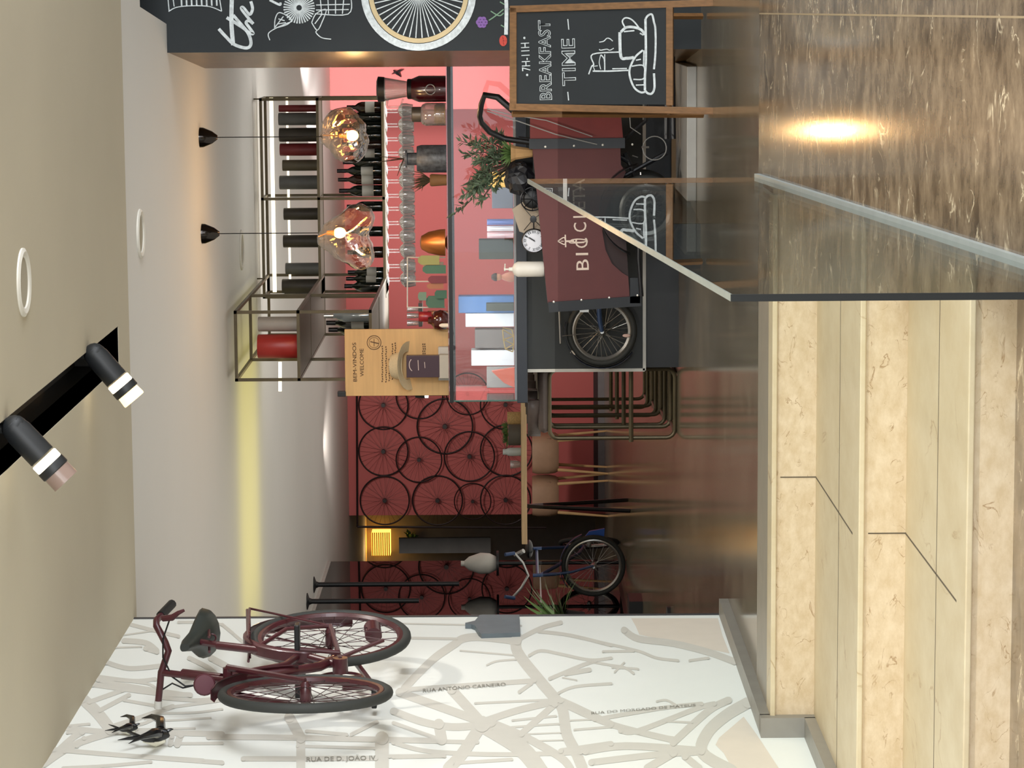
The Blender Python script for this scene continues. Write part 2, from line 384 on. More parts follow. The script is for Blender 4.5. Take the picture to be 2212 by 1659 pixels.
b = MB(); b.bb(-9.6, XW - 0.2, 12.0, 12.05, 0, ZK); struct(b.build('wall_near_left', WHITE, smooth=False))
b = MB(); b.bb(3, 3.2, 12.0, 34, 0, 3.1); struct(b.build('wall_right', WHITE, smooth=False))

# chalkboard wall (pillar)
YP = 13.885; xpl = PZ(368, 113, ZK).x
b = MB(); b.bb(xpl, 3, YP, YP + 0.04, 0, 3.1); chw = struct(b.build('wall_chalkboard', CHALKB, smooth=False), 'black chalkboard wall with white chalk drawings')
REVEAL = M('brown_reveal', (96, 74, 50), 0.3, var=0.25, scale=3, stretch=(1, 1, 5))
xp2 = PZ(445, 147, ZK)
b = MB(); b.prism([(xpl, YP + 0.04, 0), (xpl + 0.3, YP + 0.04, 0), (xpl + 0.3, 15.58, 0), (xp2.x, 15.58, 0)], (0, 0, ZK)); b.build('reveal', REVEAL, chw, smooth=False)
fnC = lambda x, y: PY(x, y, YP - 0.003)
def K(pts): return px(pts, 360, 0, 0.2712)
b = MB()
for pts, wd in (([(530, 360), (516, 180), (520, -40)], 9), ([(415, 230), (470, 290), (540, 355), (640, 382), (672, 340), (640, 250), (560, 190), (478, 140)], 7),
                ([(530, 120), (590, 190), (650, 255), (690, 268), (655, 215), (632, 180), (655, 165), (690, 190)], 6.5), ([(690, 190), (640, 130), (596, 70), (610, 60), (660, 115), (684, 70), (670, 10)], 6.5),
                ([(820, 0), (900, 38), (905, 20)], 5)):
    b.ribbon(K(pts), wd, fnC)
for i in range(34):
    a = 2 * math.pi * i / 34 + 0.05
    b.ribbon(K([(1055 + 22 * math.cos(a), 62 + 22 * math.sin(a)), (1055 + 125 * math.cos(a), 62 + 126 * math.sin(a))]), [1.5, 3.4], fnC)
for pts in ([(1000, 170), (890, 215), (812, 265), (822, 320)], [(860, 225), (865, 150), (900, 100), (990, 150), (960, 195), (860, 225)], [(865, 215), (930, 130)], [(890, 190), (950, 180)], [(890, 150), (940, 165)],
            [(1155, 180), (1190, 110), (1270, 75), (1240, 170), (1200, 240), (1155, 180)], [(1200, 240), (1190, 260), (1235, 300), (1310, 312)], [(1180, 190), (1240, 110)],
            [(20, 90), (10, -20)], [(15, 92), (80, 58), (200, 46), (340, 52), (438, 90)], [(438, 90), (420, -20)], [(60, 52), (50, -20)],
            [(1180, 110), (1445, 112), (1470, -20)], [(1190, 80), (1450, 76)], [(1190, 40), (1460, 34)], [(1235, 110), (1225, 0)], [(1290, 110), (1285, 0)], [(1345, 110), (1345, 0)], [(1400, 110), (1410, 0)]):
    b.ribbon(K(pts), 2.2, fnC)
for i in range(8): b.ribbon(K([(120 + 40 * i, 46), (118 + 40 * i, 0)]), 3.5, fnC)
for a in [2 * math.pi * i / 44 for i in range(44)]:
    b.ribbon([(904 + 13 * math.cos(a), -15 + 13 * math.sin(a)), (904 + 97 * math.cos(a + 0.06), -15 + 97 * math.sin(a + 0.06))], [1.6, 2.6], fnC)
b.ribbon(arc(904, -15, 12, 12, 0, 6.2832, 24), 3, fnC); b.ribbon(arc(904, -15, 117, 117, 0, 6.2832, 60), 15, fnC)
b.ribbon([(1092, -30), (1094, 20), (1093, 75)], 8, fnC)
b.build('chalk_drawing', CHALK, chw, smooth=False)
b = MB(); b.ribbon(arc(904, -15, 103, 103, 0, 6.2832, 60), 10, lambda x, y: PY(x, y, YP - 0.004)); b.build('chalk_drawing', TAN, chw, smooth=False)
b = MB()
for i in range(6):
    a = i * 1.047; b.ribbon(arc(1041 + 7 * math.cos(a), 48 + 7 * math.sin(a), 3, 3, 0, 6.2832, 10), 6, fnC)
b.build('chalk_drawing', PURP, chw, smooth=False)
b = MB(); b.ribbon(arc(1087, 88, 4.5, 8, 0, 6.2832, 14), 8, fnC); b.build('chalk_drawing', REDC, chw, smooth=False)
b = MB()
for q in ([(1056, 44), (1068, 36), (1088, 20)], [(1060, 24), (1078, 34), (1088, 28)], [(1080, 4), (1090, 10)], [(1082, 54), (1092, 60)], [(1100, 20), (1108, 14)]): b.ribbon(q, 2.5, fnC)
b.build('chalk_drawing', GRNC, chw, smooth=False)

# the street map on the left wall
_k = [0]
def fnW(x, y): return PX(x, y, XW + 0.0007)
STREET = M('map_street', (206, 203, 194), 0.65, var=0.02); MAPTAN = M('map_block', (222, 212, 198), 0.65, var=0.02); MAPTXT = M('map_lettering', (140, 138, 130), 0.7)
def A_(p): return px(p, 600, 1440, 0.2486)
def B_(p): return px(p, 1100, 1310, 0.2532)
def C_(p): return px(p, 850, 1330, 0.2125)
def D_(p): return px(p, 60, 1450, 0.1899)
def E_(p): return px(p, 80, 1290, 0.2351)
b = MB()
streets = []
for f, k, lst in (
    (C_, .2125, [([(110, 740), (250, 590), (430, 420), (620, 290), (700, 235), (850, 215), (1090, 235), (1260, 260)], 80), ([(60, 757), (1430, 660)], 50), ([(60, 780), (850, 1060)], 85), ([(590, 750), (900, 1090)], 100), ([(900, 1080), (1250, 965), (1600, 880)], 70), ([(830, 890), (1580, 855)], 24),
        ([(1255, 220), (1262, 370), (1480, 650), (1650, 850), (1720, 960), (1760, 1200), (1850, 1380), (1920, 1548)], 110), ([(1280, 775), (1400, 690)], 38), ([(680, 355), (1210, 400)], 17), ([(950, 502), (1050, 462), (1240, 445)], 20), ([(160, 226), (640, 235)], 26), ([(0, 78), (880, 95), (1300, 100)], 16),
        ([(1270, 240), (1500, 125), (1700, 70), (2000, 30)], 46), ([(1480, 160), (1800, 200), (2212, 300)], 36), ([(1380, 405), (1500, 355), (1700, 390), (2000, 450), (2212, 430)], 32), ([(1590, 640), (1900, 510), (2050, 460)], 40), ([(1750, 590), (1990, 550)], 50), ([(1680, 785), (1850, 720), (2212, 690)], 30), ([(1720, 630), (1860, 655)], 16),
        ([(1700, 860), (1860, 930), (2212, 1100)], 64), ([(0, 970), (300, 1080), (600, 1130), (900, 1110)], 76), ([(0, 1090), (250, 1180), (450, 1250)], 40), ([(900, 1100), (700, 1400), (560, 1548)], 120), ([(900, 1100), (1300, 1350), (1500, 1600)], 170), ([(0, 1270), (850, 1285)], 42), ([(0, 1290), (300, 1370), (700, 1400), (1200, 1410), (1900, 1390)], 46),
        ([(0, 1440), (520, 1430)], 34), ([(600, 1500), (1200, 1460)], 34), ([(1210, 1065), (1650, 1020)], 24), ([(1000, 1150), (1440, 1115), (1680, 1100)], 22), ([(1310, 1205), (1700, 1190)], 15), ([(1360, 1275), (1720, 1265)], 15), ([(1000, 1090), (1350, 1240), (1700, 1440), (1800, 1560)], 80), ([(460, 1100), (490, 1260)], 110), ([(1300, 1200), (1560, 970), (1640, 900)], 66), ([(1840, 1160), (2212, 1130)], 24), ([(1800, 1065), (2000, 1055)], 18), ([(1700, 1375), (2212, 1300)], 54)]),
    (B_, .2532, [([(930, 90), (980, 200), (1100, 275), (1400, 315), (1700, 390), (1920, 470)], 58), ([(400, 800), (850, 1000), (1400, 1140)], 54), ([(730, 965), (1280, 870), (1640, 830)], 36), ([(950, 1060), (1100, 1060), (1600, 870), (1750, 830)], 44), ([(1400, 1160), (1700, 890), (1870, 800)], 64), ([(650, 1235), (1000, 1190), (1640, 1230)], 64), ([(700, 1330), (1250, 1265), (1640, 1240)], 56), ([(2040, 820), (1850, 930), (1690, 1080), (1650, 1250), (1900, 1400)], 100),
        ([(880, 520), (1060, 530), (1100, 535)], 20), ([(690, 470), (860, 500), (980, 520), (1060, 570)], 22), ([(980, 480), (900, 560)], 18), ([(800, 385), (1060, 380)], 22), ([(800, 310), (1100, 380), (1260, 440), (1440, 462)], 24), ([(1540, 462), (1700, 440)], 24), ([(1260, 810), (1340, 800), (1420, 840)], 20), ([(1100, 1080), (1400, 1120)], 24), ([(1340, 980), (1560, 990)], 18), ([(1400, 1250), (1180, 1379)], 70), ([(1500, 1280), (1620, 1379)], 60)]),
    (D_, .1899, [([(610, 300), (790, 470), (940, 660)], 130), ([(700, 350), (1080, 215)], 52), ([(820, 445), (1150, 270)], 50), ([(1100, 330), (1470, 395)], 36), ([(740, 150), (1100, 200), (1500, 250), (1850, 270)], 60), ([(930, 640), (1300, 520), (1650, 400)], 56), ([(400, 640), (900, 690), (1600, 700), (2212, 715)], 64), ([(140, 1090), (520, 840), (1000, 680)], 80), ([(300, 890), (1000, 950), (2212, 1040)], 52), ([(400, 1101), (900, 1075), (1400, 1030)], 38), ([(1650, 825), (2212, 820)], 34), ([(1740, 720), (1700, 830)], 80), ([(780, 60), (1200, 110), (1450, 90)], 46), ([(1330, 540), (1600, 560), (2080, 530)], 22), ([(1250, 660), (1900, 650)], 24), ([(480, 620), (700, 600)], 30), ([(180, 1060), (480, 780), (620, 690)], 70), ([(270, 900), (420, 915)], 44), ([(450, 700), (620, 690)], 34), ([(1130, 600), (1300, 600), (1480, 520)], 36), ([(1620, 830), (1640, 740)], 60), ([(1300, 960), (2000, 1010)], 34), ([(1000, 100), (1350, 140), (1470, 200)], 30), ([(1550, 420), (2212, 330)], 36), ([(1500, 300), (1900, 330), (2212, 300)], 44), ([(1450, 480), (1900, 470), (2212, 430)], 26), ([(640, 760), (560, 850)], 50)]),
    (A_, .2486, [([(-300, 800), (250, 800), (850, 795)], 44), ([(905, 620), (905, 900)], 120), ([(200, 620), (200, 900)], 78), ([(-600, 610), (0, 615), (950, 635), (1400, 645)], 50), ([(170, 690), (840, 710)], 26), ([(970, 780), (1440, 775)], 34), ([(100, 440), (200, 620)], 90), ([(250, 560), (600, 590)], 30), ([(640, 590), (860, 480)], 34)]),
    (E_, .2351, [([(800, 235), (1050, 300), (1300, 360)], 34), ([(780, 352), (1050, 312)], 14), ([(800, 400), (1000, 420), (1100, 490)], 50), ([(640, 600), (850, 655), (1150, 630)], 44), ([(1300, 230), (1650, 240), (1800, 330)], 26), ([(1600, 560), (1750, 640)], 60), ([(720, 465), (960, 455)], 16), ([(560, 760), (760, 800), (1060, 850), (1400, 900)], 40), ([(1400, 560), (1560, 640), (1640, 700)], 44), ([(1000, 470), (1100, 500)], 50), ([(1700, 250), (1900, 420)], 30)])):
    for p, wd in lst: streets.append((f(p), wd * k))
for p, wd in streets:
    p = [q for q in p if 1339 < q[1] < 1720]
    if len(p) < 2: continue
    e = 0; b.lift = 4e-6
    b.ribbon([(x, max(y, 1339)) for x, y in p], wd, lambda x, y: PX(x, max(y, 1336), XW + 0.001))
    for x, y in (p[0], p[-1]):
        if y > 1342: _k[0] += 1; b.poly([PX(x + wd * .49 * math.cos(a), max(1337, y + wd * .49 * math.sin(a)), XW + 0.0022 + _k[0] * 4e-6) for a in [6.2832 * i / 14 for i in range(14)]])
b.build('street_map', STREET, mapw, smooth=False)
b = MB(); b.poly([fnW(*q) for q in B_([(1040, 100), (1080, 170), (1110, 240), (1300, 280), (1880, 400), (1820, 250), (1780, 100)])]); b.poly([fnW(*q) for q in B_([(1790, 1120), (2000, 940), (2110, 1090), (2300, 1379), (1900, 1379), (1830, 1250), (1760, 1180)])])
b.build('map_block', MAPTAN, mapw, smooth=False)
fnT = lambda x, y: PX(x, y, XW + 0.0042)
text('RUA ANTÓNIO CARNEIRO', C_([(300, 775)])[0], C_([(1140, 710)])[0], 7, fnT, MAPTXT, mapw)
text('RUA DE D. JOÃO IV', A_([(250, 822)])[0], A_([(850, 806)])[0], 9, fnT, MAPTXT, mapw)
text('RUA DO MORGADO DE MATEUS', B_([(700, 918)])[0], B_([(1590, 848)])[0], 5, fnT, MAPTXT, mapw)

# ---------------------------------------------------------------- glass balustrade along the ramp
gl = thing('glass_balustrade', (XG, 8.5, -0.22), 'sloping frameless glass balustrade between the limestone steps and the marble ramp', 'balustrade')
def zr(y): return -0.44 * (10.65 - y) / 4.31
b = MB(); b.prism([(XG - 0.008, 10.62, zr(10.62)), (XG - 0.008, 6.33, zr(6.33)), (XG - 0.008, 6.33, zr(6.33) + 0.885), (XG - 0.008, 10.2, zr(10.2) + 0.885), (XG - 0.008, 10.62, zr(10.62) + 0.885)], (0.016, 0, 0)); b.build('glass_panel', THICK, gl, smooth=False)
EDGE = M('polished_glass_edge', (150, 158, 152), 0.25); EDGED = M('dark_glass_edge', (8, 12, 11), 0.6)
b = MB(); b.prism([(XG - 0.0083, 10.62, zr(10.62) + 0.885), (XG - 0.0083, 6.33, zr(6.33) + 0.885), (XG - 0.0083, 6.33, zr(6.33) + 0.889), (XG - 0.0083, 10.62, zr(10.62) + 0.889)], (0.0166, 0, 0)); b.build('top_edge', EDGE, gl, smooth=False)
b = MB(); b.bb(XG - 0.0083, XG + 0.0083, 6.325, 6.331, zr(6.33) - 0.15, zr(6.33) + 0.889); b.build('front_edge', EDGED, gl, smooth=False)
b = MB(); b.prism([(XG - 0.022, 10.63, zr(10.63) + 0.001), (XG - 0.022, 6.33, zr(6.33) + 0.001), (XG - 0.022, 6.33, zr(6.33) + 0.02), (XG - 0.022, 10.63, zr(10.63) + 0.02)], (0.044, 0, 0)); b.build('base_channel', M('channel_metal', (170, 178, 178), 0.4, 0.3), gl, smooth=False)

# ---------------------------------------------------------------- chalk A-board
ab = thing('chalk_board', (-0.26, 13.3, 0), 'wooden framed chalk A-board reading BREAKFAST TIME with a cup and croissant drawing', 'sign')
q0, q1 = PZ(1540, 239, 0), PZ(1540, 9, 0); NB = Vector((0, -0.96, -0.27)); NB = Vector((0, -0.965, 0.262)).normalized()
PB = Vector((-0.26, 13.06, 0))
fnB = lambda x, y: PP(x, y, PB, NB)
def slat(p, wd, dep, m, nm, par, fn=fnB, off=0.0):
    """a flat wooden bar from pixel p[0] to p[1]"""
    a, c = Vector(p[0]), Vector(p[1]); t = (c - a).normalized(); q = Vector((-t.y, t.x)) * wd / 2
    b = MB(); P = [fn(*(a + q)) - NB * off, fn(*(c + q)) - NB * off, fn(*(c - q)) - NB * off, fn(*(a - q)) - NB * off]
    b.prism(P, -NB * dep); return b.build(nm, m, par, smooth=False, bevel=0.002)
slat([(1100, 231), (1541, 240)], 15, 0.022, WOOD, 'leg', ab); slat([(1101, 20), (1541, 6)], 15, 0.022, WOOD, 'leg', ab)
slat([(1108, 236), (1108, 16)], 15, 0.021, WOOD, 'frame_rail', ab); slat([(1446, 228), (1446, 15)], 15, 0.021, WOOD, 'frame_rail', ab)
b = MB(); b.prism([fnB(1112, 226) - NB * .008, fnB(1440, 226) - NB * .008, fnB(1440, 20) - NB * .008, fnB(1112, 20) - NB * .008], -NB * 0.01); bd = b.build('board', CHALKB, ab, smooth=False)
for yy, xe in ((247, 1525), (34, 1523)):
    P0 = fnB(1106, yy) + Vector((0, .03, 0)); P1 = PZ(xe, yy + 1, 0); b = MB(); b.tube([P0, P1 + Vector((0, 0, .012))], 0.015, 4); b.build('back_leg', WOOD, ab, smooth=False)
b = MB(); P0 = PZ(1525, 247, 0); P1 = PZ(1523, 34, 0); b.tube([P0 + Vector((0, -.06, .18)), P1 + Vector((0, -.06, .18))], 0.012, 4); b.build('back_rail', WOOD, ab, smooth=False)
fnD = lambda x, y: fnB(x, y) - NB * .0065
def G_(p): return px(p, 1080, 0, 0.217)
b = MB()
for pts, wd in (([(1190, 320), (1200, 560), (1260, 580), (1330, 572)], 30), ([(1200, 320), (1250, 275), (1320, 270), (1400, 295), (1440, 345)], 26), ([(1240, 270), (1215, 215), (1240, 180), (1290, 185), (1340, 225), (1390, 290)], 15),
                ([(1230, 315), (1335, 305)], 14), ([(1390, 330), (1425, 350)], 14),
                ([(1445, 190), (1450, 560), (1440, 760), (1440, 900)], 24), ([(1445, 190), (1470, 155), (1510, 145), (1530, 220), (1545, 300), (1545, 520), (1530, 690)], 20), ([(1530, 730), (1535, 870), (1510, 930), (1470, 930), (1440, 900)], 22),
                ([(1420, 500), (1350, 560), (1300, 650), (1285, 720), (1300, 800), (1340, 880), (1400, 920), (1440, 915)], 20), ([(1350, 600), (1400, 590)], 13), ([(1310, 660), (1425, 655), (1430, 780), (1325, 790)], 13), ([(1350, 848), (1430, 845)], 13), ([(1430, 500), (1425, 660)], 12),
                ([(1190, 518), (920, 540), (930, 640), (910, 660), (880, 740)], 13), ([(920, 708), (1090, 708), (1275, 700)], 15), ([(1115, 685), (1260, 682)], 12), ([(1000, 545), (1035, 590), (1040, 690)], 13), ([(1000, 545), (985, 620), (1000, 690)], 8), ([(930, 660), (970, 655)], 8), ([(940, 700), (920, 650)], 8), ([(1040, 540), (1040, 700)], 10),
                ([(985, 420), (1030, 410), (1060, 382), (1090, 385), (1120, 410)], 10), ([(985, 490), (1000, 500), (1060, 490), (1090, 500), (1130, 480)], 10),
                ([(672, 190), (682, 295)], 10), ([(672, 915), (680, 1000)], 11)):
    b.ribbon(G_(pts), wd * .217, fnD)
b.build('chalk_drawing', CHALK, bd, smooth=False)
fnI = lambda x, y: fnB(x, y) - NB * .0055
text('BREAKFAST', (1191, 215), (1187, 44), 25, fnD, CHALK, bd, fat=.022); text('BREAKFAST', (1191, 215), (1187, 44), 25, fnI, CHALKB, bd, 'inner_lettering', fat=-.012)
text('TIME', (1243, 184), (1240, 84), 28, fnD, CHALK, bd, fat=.022); text('TIME', (1243, 184), (1240, 84), 28, fnI, CHALKB, bd, 'inner_lettering', fat=-.012)
text('7H-11H', (1145, 153), (1142, 92), 18, fnD, CHALK, bd)
b = MB(); b.ribbon(arc(1138, 162, 1, 1, 0, 6.3, 8), 3, fnD); b.ribbon(arc(1132, 82, 1, 1, 0, 6.3, 8), 3, fnD); b.build('chalk_drawing', CHALK, bd, smooth=False)

# ---------------------------------------------------------------- wheels
def wheel(par, c, axis, R, tr, mt, mr, ms, nsp=28, hub=0.022, name='wheel', rim=True):
    x, y, z = frame(axis); c = Vector(c)
    b = MB(); b.torus(c, axis, R - tr * 2.2, tr * 0.8, 44, 6); wh = b.build(name, mr, par)
    b = MB(); b.torus(c, axis, R - tr, tr, 44, 10); b.build('tyre', mt, wh)
    b = MB(); b.tube([c - z * 0.045, c - z * 0.03, c + z * 0.03, c + z * 0.045], [hub * .5, hub, hub, hub * .5], 10); b.build('hub', mr, wh)
    b = MB()
    for i in range(nsp):
        a = 2 * math.pi * i / nsp; a2 = a + (0.55 if i % 4 < 2 else -0.55); sd = 0.028 if i % 2 else -0.028
        b.tube([c + z * sd + (x * math.cos(a2) + y * math.sin(a2)) * hub, c + (x * math.cos(a) + y * math.sin(a)) * (R - tr * 2)], 0.0016, 4)
    b.build('spokes', ms, wh); return wh

# ---------------------------------------------------------------- the maroon bicycle hung on the map wall
XB = XW + 0.17
fb = lambda x, y, dx=0.0: PX(x, y, XB + dx)
bk = thing('bicycle', fb(800, 1440), 'maroon ladies bicycle hung on the white street map wall', 'bicycle')
fh, rh, bbk = fb(660, 1498), fb(714, 1378), fb(735, 1437)
ax = Vector((1, 0, 0)); axf = Vector((1, 0.07, 0.0)).normalized()
wheel(bk, fh, axf, 0.325, 0.019, TYRE, MAROON, M('spoke_dark', (70, 50, 50), 0.4, 0.6), 32)
wheel(bk, rh, Vector((1, -.1, 0)).normalized(), 0.325, 0.019, TYRE, MAROON, M('spoke_dark', (70, 50, 50), 0.4, 0.6), 32)
ht, hb = fb(372, 1453), fb(478, 1466); sc = fb(450, 1390); sl = fb(560, 1405); stj = fb(648, 1414)
crown = fb(492, 1470)
b = MB(); b.tube([fb(395, 1456), hb], 0.021, 10); b.tube([fb(500, 1464), fb(600, 1455), fb(690, 1440), fb(722, 1425)], 0.019, 10); b.tube([fb(490, 1461), fb(560, 1448), fb(615, 1438), stj], 0.015, 10)
b.tube([fb(470, 1394), stj, bbk], 0.017, 10); b.tube([bbk + ax * .03, bbk - ax * .03], 0.03, 12)
for d in (-.05, .05):
    b.tube([bbk + ax * d * .5, rh + ax * d], 0.010, 8); b.tube([fb(560, 1404) + ax * d * .3, fb(620, 1385) + ax * d, rh + ax * d], 0.009, 8)
b.build('frame', MAROON, bk)
b = MB(); b.tube([fb(345, 1452), crown], 0.014, 10); b.tube([crown - ax * .05, crown + ax * .05], 0.018, 8)
for d in (-.05, .05): b.tube([crown + ax * d, crown.lerp(fh, .55) + ax * d, fh + ax * d], [0.014, .012, .009], 8)
b.build('fork', MAROON, bk)
ys = fb(348, 1453).y
hbp = [PY(342, 1516, ys), PY(346, 1478, ys), PY(348, 1455, ys), PY(356, 1430, ys), PY(364, 1406, ys), PY(357, 1388, ys), PY(348, 1370, ys), PY(338, 1352, ys + .02), PY(338, 1340, ys + .05), PY(348, 1330, ys + .1)]
b = MB(); b.tube(hbp, 0.0135, 10); hbar = b.build('handlebar', MAROON, bk)
b = MB(); g = PY(347, 1330, ys + .1); b.tube([g, g + Vector((.02, .12, -.03))], 0.018, 10); b.build('grip', BLACK, hbar)
b = MB(); g = PY(342, 1514, ys); b.tube([g, g + Vector((-.03, 0.0, .002))], 0.015, 10); b.build('grip', M('grey_plastic', (190, 188, 182), 0.5), hbar)
b = MB(); b.tube([PY(352, 1336, ys), PY(372, 1334, ys - .02), PY(385, 1324, ys - .03), PY(398, 1318, ys - .02)], [.012, .013, .009, .006], 8); b.build('brake_lever', MAROON, hbar)
b = MB(); b.tube([PY(368, 1334, ys), PY(352, 1380, ys - .02), PY(352, 1420, ys - .02), PY(372, 1462, ys - .02), PY(400, 1482, ys - .02), PY(425, 1480, ys - .02)], 0.0035, 6); b.tube([PY(350, 1490, ys), PY(372, 1476, ys), PY(395, 1486, ys), PY(430, 1478, ys)], 0.0035, 6); b.build('brake_cable', BLACKM, bk)
b = MB(); hl = fb(442, 1479); b.lathe([(0, -.05), (.03, -.045), (.04, 0), (.042, .03), (.036, .04), (0, .045)], hl, (0.25, -1, -.1), 18); b.build('headlamp', M('maroon_matte', (84, 36, 48), .6), bk)
# saddle: sections from nose to rear
sd0 = fb(432, 1378)
b = MB(); rings = []
for t, wd, zt, th in ((0, .016, .04, .03), (.15, .026, .036, .045), (.4, .042, .016, .055), (.65, .085, .0, .07), (.85, .105, -.012, .08), (1, .09, -.022, .06)):
    cyy = sd0.y - .17 + .30 * t
    rings.append([b.b.verts.new((sd0.x + wd * math.cos(a), cyy, sd0.z + .01 + zt + (th * .35 * math.sin(a) if math.sin(a) > 0 else th * math.sin(a) * .9))) for a in [2 * math.pi * i / 16 for i in range(16)]])
for A, B in zip(rings, rings[1:]):
    for k in range(16): b.b.faces.new((A[k], A[(k + 1) % 16], B[(k + 1) % 16], B[k]))
b.b.faces.new(rings[0]); b.b.faces.new(rings[-1])
b.build('saddle', M('saddle_black', (44, 48, 44), 0.42), bk)
b = MB(); b.tube([fb(430, 1386), fb(480, 1395)], 0.013, 8); b.tube([fb(452, 1392) + ax * .03, fb(452, 1372) + ax * .03], .006, 6); b.tube([fb(452, 1392) - ax * .03, fb(452, 1372) - ax * .03], .006, 6); b.torus(fb(458, 1378), (0, 1, 0), .016, .004, 14, 6); b.build('seat_post', MAROON, bk)
def fender(c, R, a0, a1, nm):
    b = MB(); c = Vector(c); N = 20; A = []
    for i in range(N + 1):
        a = a0 + (a1 - a0) * i / N; d = Vector((0, math.cos(a), math.sin(a)))
        A.append([b.b.verts.new(c + d * (R - .008) + ax * .03), b.b.verts.new(c + d * (R + .006) + ax * .018), b.b.verts.new(c + d * (R + .006) - ax * .018), b.b.verts.new(c + d * (R - .008) - ax * .03)])
    for p, q in zip(A, A[1:]):
        for k in range(3): b.b.faces.new((p[k], p[k + 1], q[k + 1], q[k]))
    o = b.build(nm, MAROON, bk); m = o.modifiers.new('solidify', 'SOLIDIFY'); m.thickness = 0.002
fender(fh, .345, .15, 1.6, 'front_mudguard'); fender(rh, .345, -.2, 3.0, 'rear_mudguard')
b = MB()
for d in (-.05, .05):
    b.tube([fb(540, 1340) + ax * d, fb(536, 1402) + ax * d], .006, 6); b.tube([fb(540, 1340) + ax * d, rh + ax * d], .005, 6)
for k in range(4): p = fb(540, 1342 + 17 * k); b.tube([p - ax * .055, p + ax * .055], .004, 6)
b.tube([fb(534, 1318), fb(536, 1400)], .007, 6); b.build('luggage_rack', MAROON, bk)
b = MB(); b.torus(bbk - ax * .05, ax, .085, .006, 28, 6)
for i in range(5):
    a = i * 1.2566; b.tube([bbk - ax * .05, bbk - ax * .05 + Vector((0, math.cos(a), math.sin(a))) * .085], .006, 6)
b.build('chainring', MAROON, bk)
b = MB(); b.tube([bbk - ax * .06 + Vector((0, -.12, -.015)), bbk - ax * .06 + Vector((0, -.1, -.09)), bbk - ax * .06 + Vector((0, 0, -.11)), bbk - ax * .06 + Vector((0, .35, -.03)), bbk - ax * .06 + Vector((0, .4, .05))], .012, 8); b.build('chain_guard', MAROON, bk)
b = MB(); b.tube([bbk + ax * .05, bbk + ax * .06 + Vector((0, .02, .16))], .009, 8); cr = b.build('crank', MAROON, bk)
b = MB(); b.box(bbk + ax * .11 + Vector((0, .02, .165)), (.1, .06, .02)); b.build('pedal', BLACKM, cr, bevel=.004)
b = MB(); b.tube([bbk - ax * .06, bbk - ax * .07 + Vector((0, -.1, -.13))], .009, 8); cr = b.build('crank', MAROON, bk)
b = MB(); b.box(bbk - ax * .1 + Vector((0, -.1, -.135)), (.08, .06, .02)); b.build('pedal', BLACKM, cr, bevel=.004)
b = MB(); rl = fb(806, 1362); b.lathe([(.0, -.045), (.035, -.04), (.035, .04), (0, .045)], rl + Vector((.0, -.02, 0)), (0.2, .9, .1), 14); b.build('rear_lamp', MAROON, bk)
b = MB(); b.tube([bbk + Vector((.02, .05, 0)), bbk + Vector((.06, .16, -.16))], .008, 8); b.build('kickstand', MAROON, bk)
b = MB(); b.bb(XW - .005, XB, stj.y - .02, stj.y + .02, stj.z - .02, stj.z + .02); b.build('wall_bracket', BLACKM, bk, smooth=False)

# ceramic swallows and the slate tag
def swallow(nm, c, s, lab):
    """clinging head down, long wings and forked tail swept up and outwards"""
    o = PX(c[0], c[1], XW) + Vector((.05 * s, 0, 0)); t = thing(nm, PX(c[0], c[1], XW), lab, 'ornament', 'ceramic swallows on the map wall')
    W = M('swallow_black', (24, 24, 26), 0.18)
    V = lambda x, y, z: o + Vector((x, y, z)) * s
    b = MB(); b.tube([V(.0, 0, -.075), V(.01, 0, -.06), V(.012, 0, -.035), V(.004, 0, 0), V(-.004, 0, .04), V(-.004, 0, .075)], [.006 * s, .026 * s, .034 * s, .036 * s, .022 * s, .006 * s], 14); b.build('body', W, t)
    b = MB(); b.tube([V(.03, .0, -.07), V(.036, 0, -.085), V(.036, 0, -.095)], [.010 * s, .006 * s, .001], 8); b.build('beak', W, t)
    b = MB(); b.tube([V(-.016, 0, -.055), V(-.022, 0, -.01), V(-.02, 0, .05)], [.012 * s, .027 * s, .006 * s], 12); b.build('belly', M('swallow_white', (225, 222, 205), 0.3), t)
    for sg in (1, -1):
        b = MB(); b.tube([V(.02, sg * .1, -.045), V(.03, sg * .22, .0), V(.03, sg * .36, .08), V(.02, sg * .46, .15)] if False else [V(.024, sg * .03, -.03), V(.05, sg * .12, -.02), V(.05, sg * .19, .03), V(.03, sg * .23, .085)], [.024 * s, .022 * s, .012 * s, .001], 8); b.build('wing', W, t)
    for sg in (1, -1):
        b = MB(); b.tube([V(-.002, 0, .06), V(.006, sg * .05, .11), V(.01, sg * .09, .155)], [.012 * s, .008 * s, .001], 6); b.build('tail', W, t)
swallow('ceramic_swallow', (276, 1588), .5, 'smaller upper black ceramic swallow on the map wall')
swallow('ceramic_swallow', (332, 1614), .78, 'larger lower black and white ceramic swallow on the map wall')
b = MB(); P = [(1005, 1355), (1018, 1352), (1026, 1350), (1036, 1338), (1042, 1337), (1122, 1337), (1124, 1376), (1040, 1379), (1034, 1374), (1026, 1361), (1018, 1358), (1005, 1358)]
b.prism([PX(x, y, XW + .001) for x, y in P], (.02, 0, 0)); tag(b.build('slate_sign', M('slate', (92, 102, 108), 0.45, var=.1), smooth=False), 'grey slate tag shaped like a serving board on the map wall', 'sign')

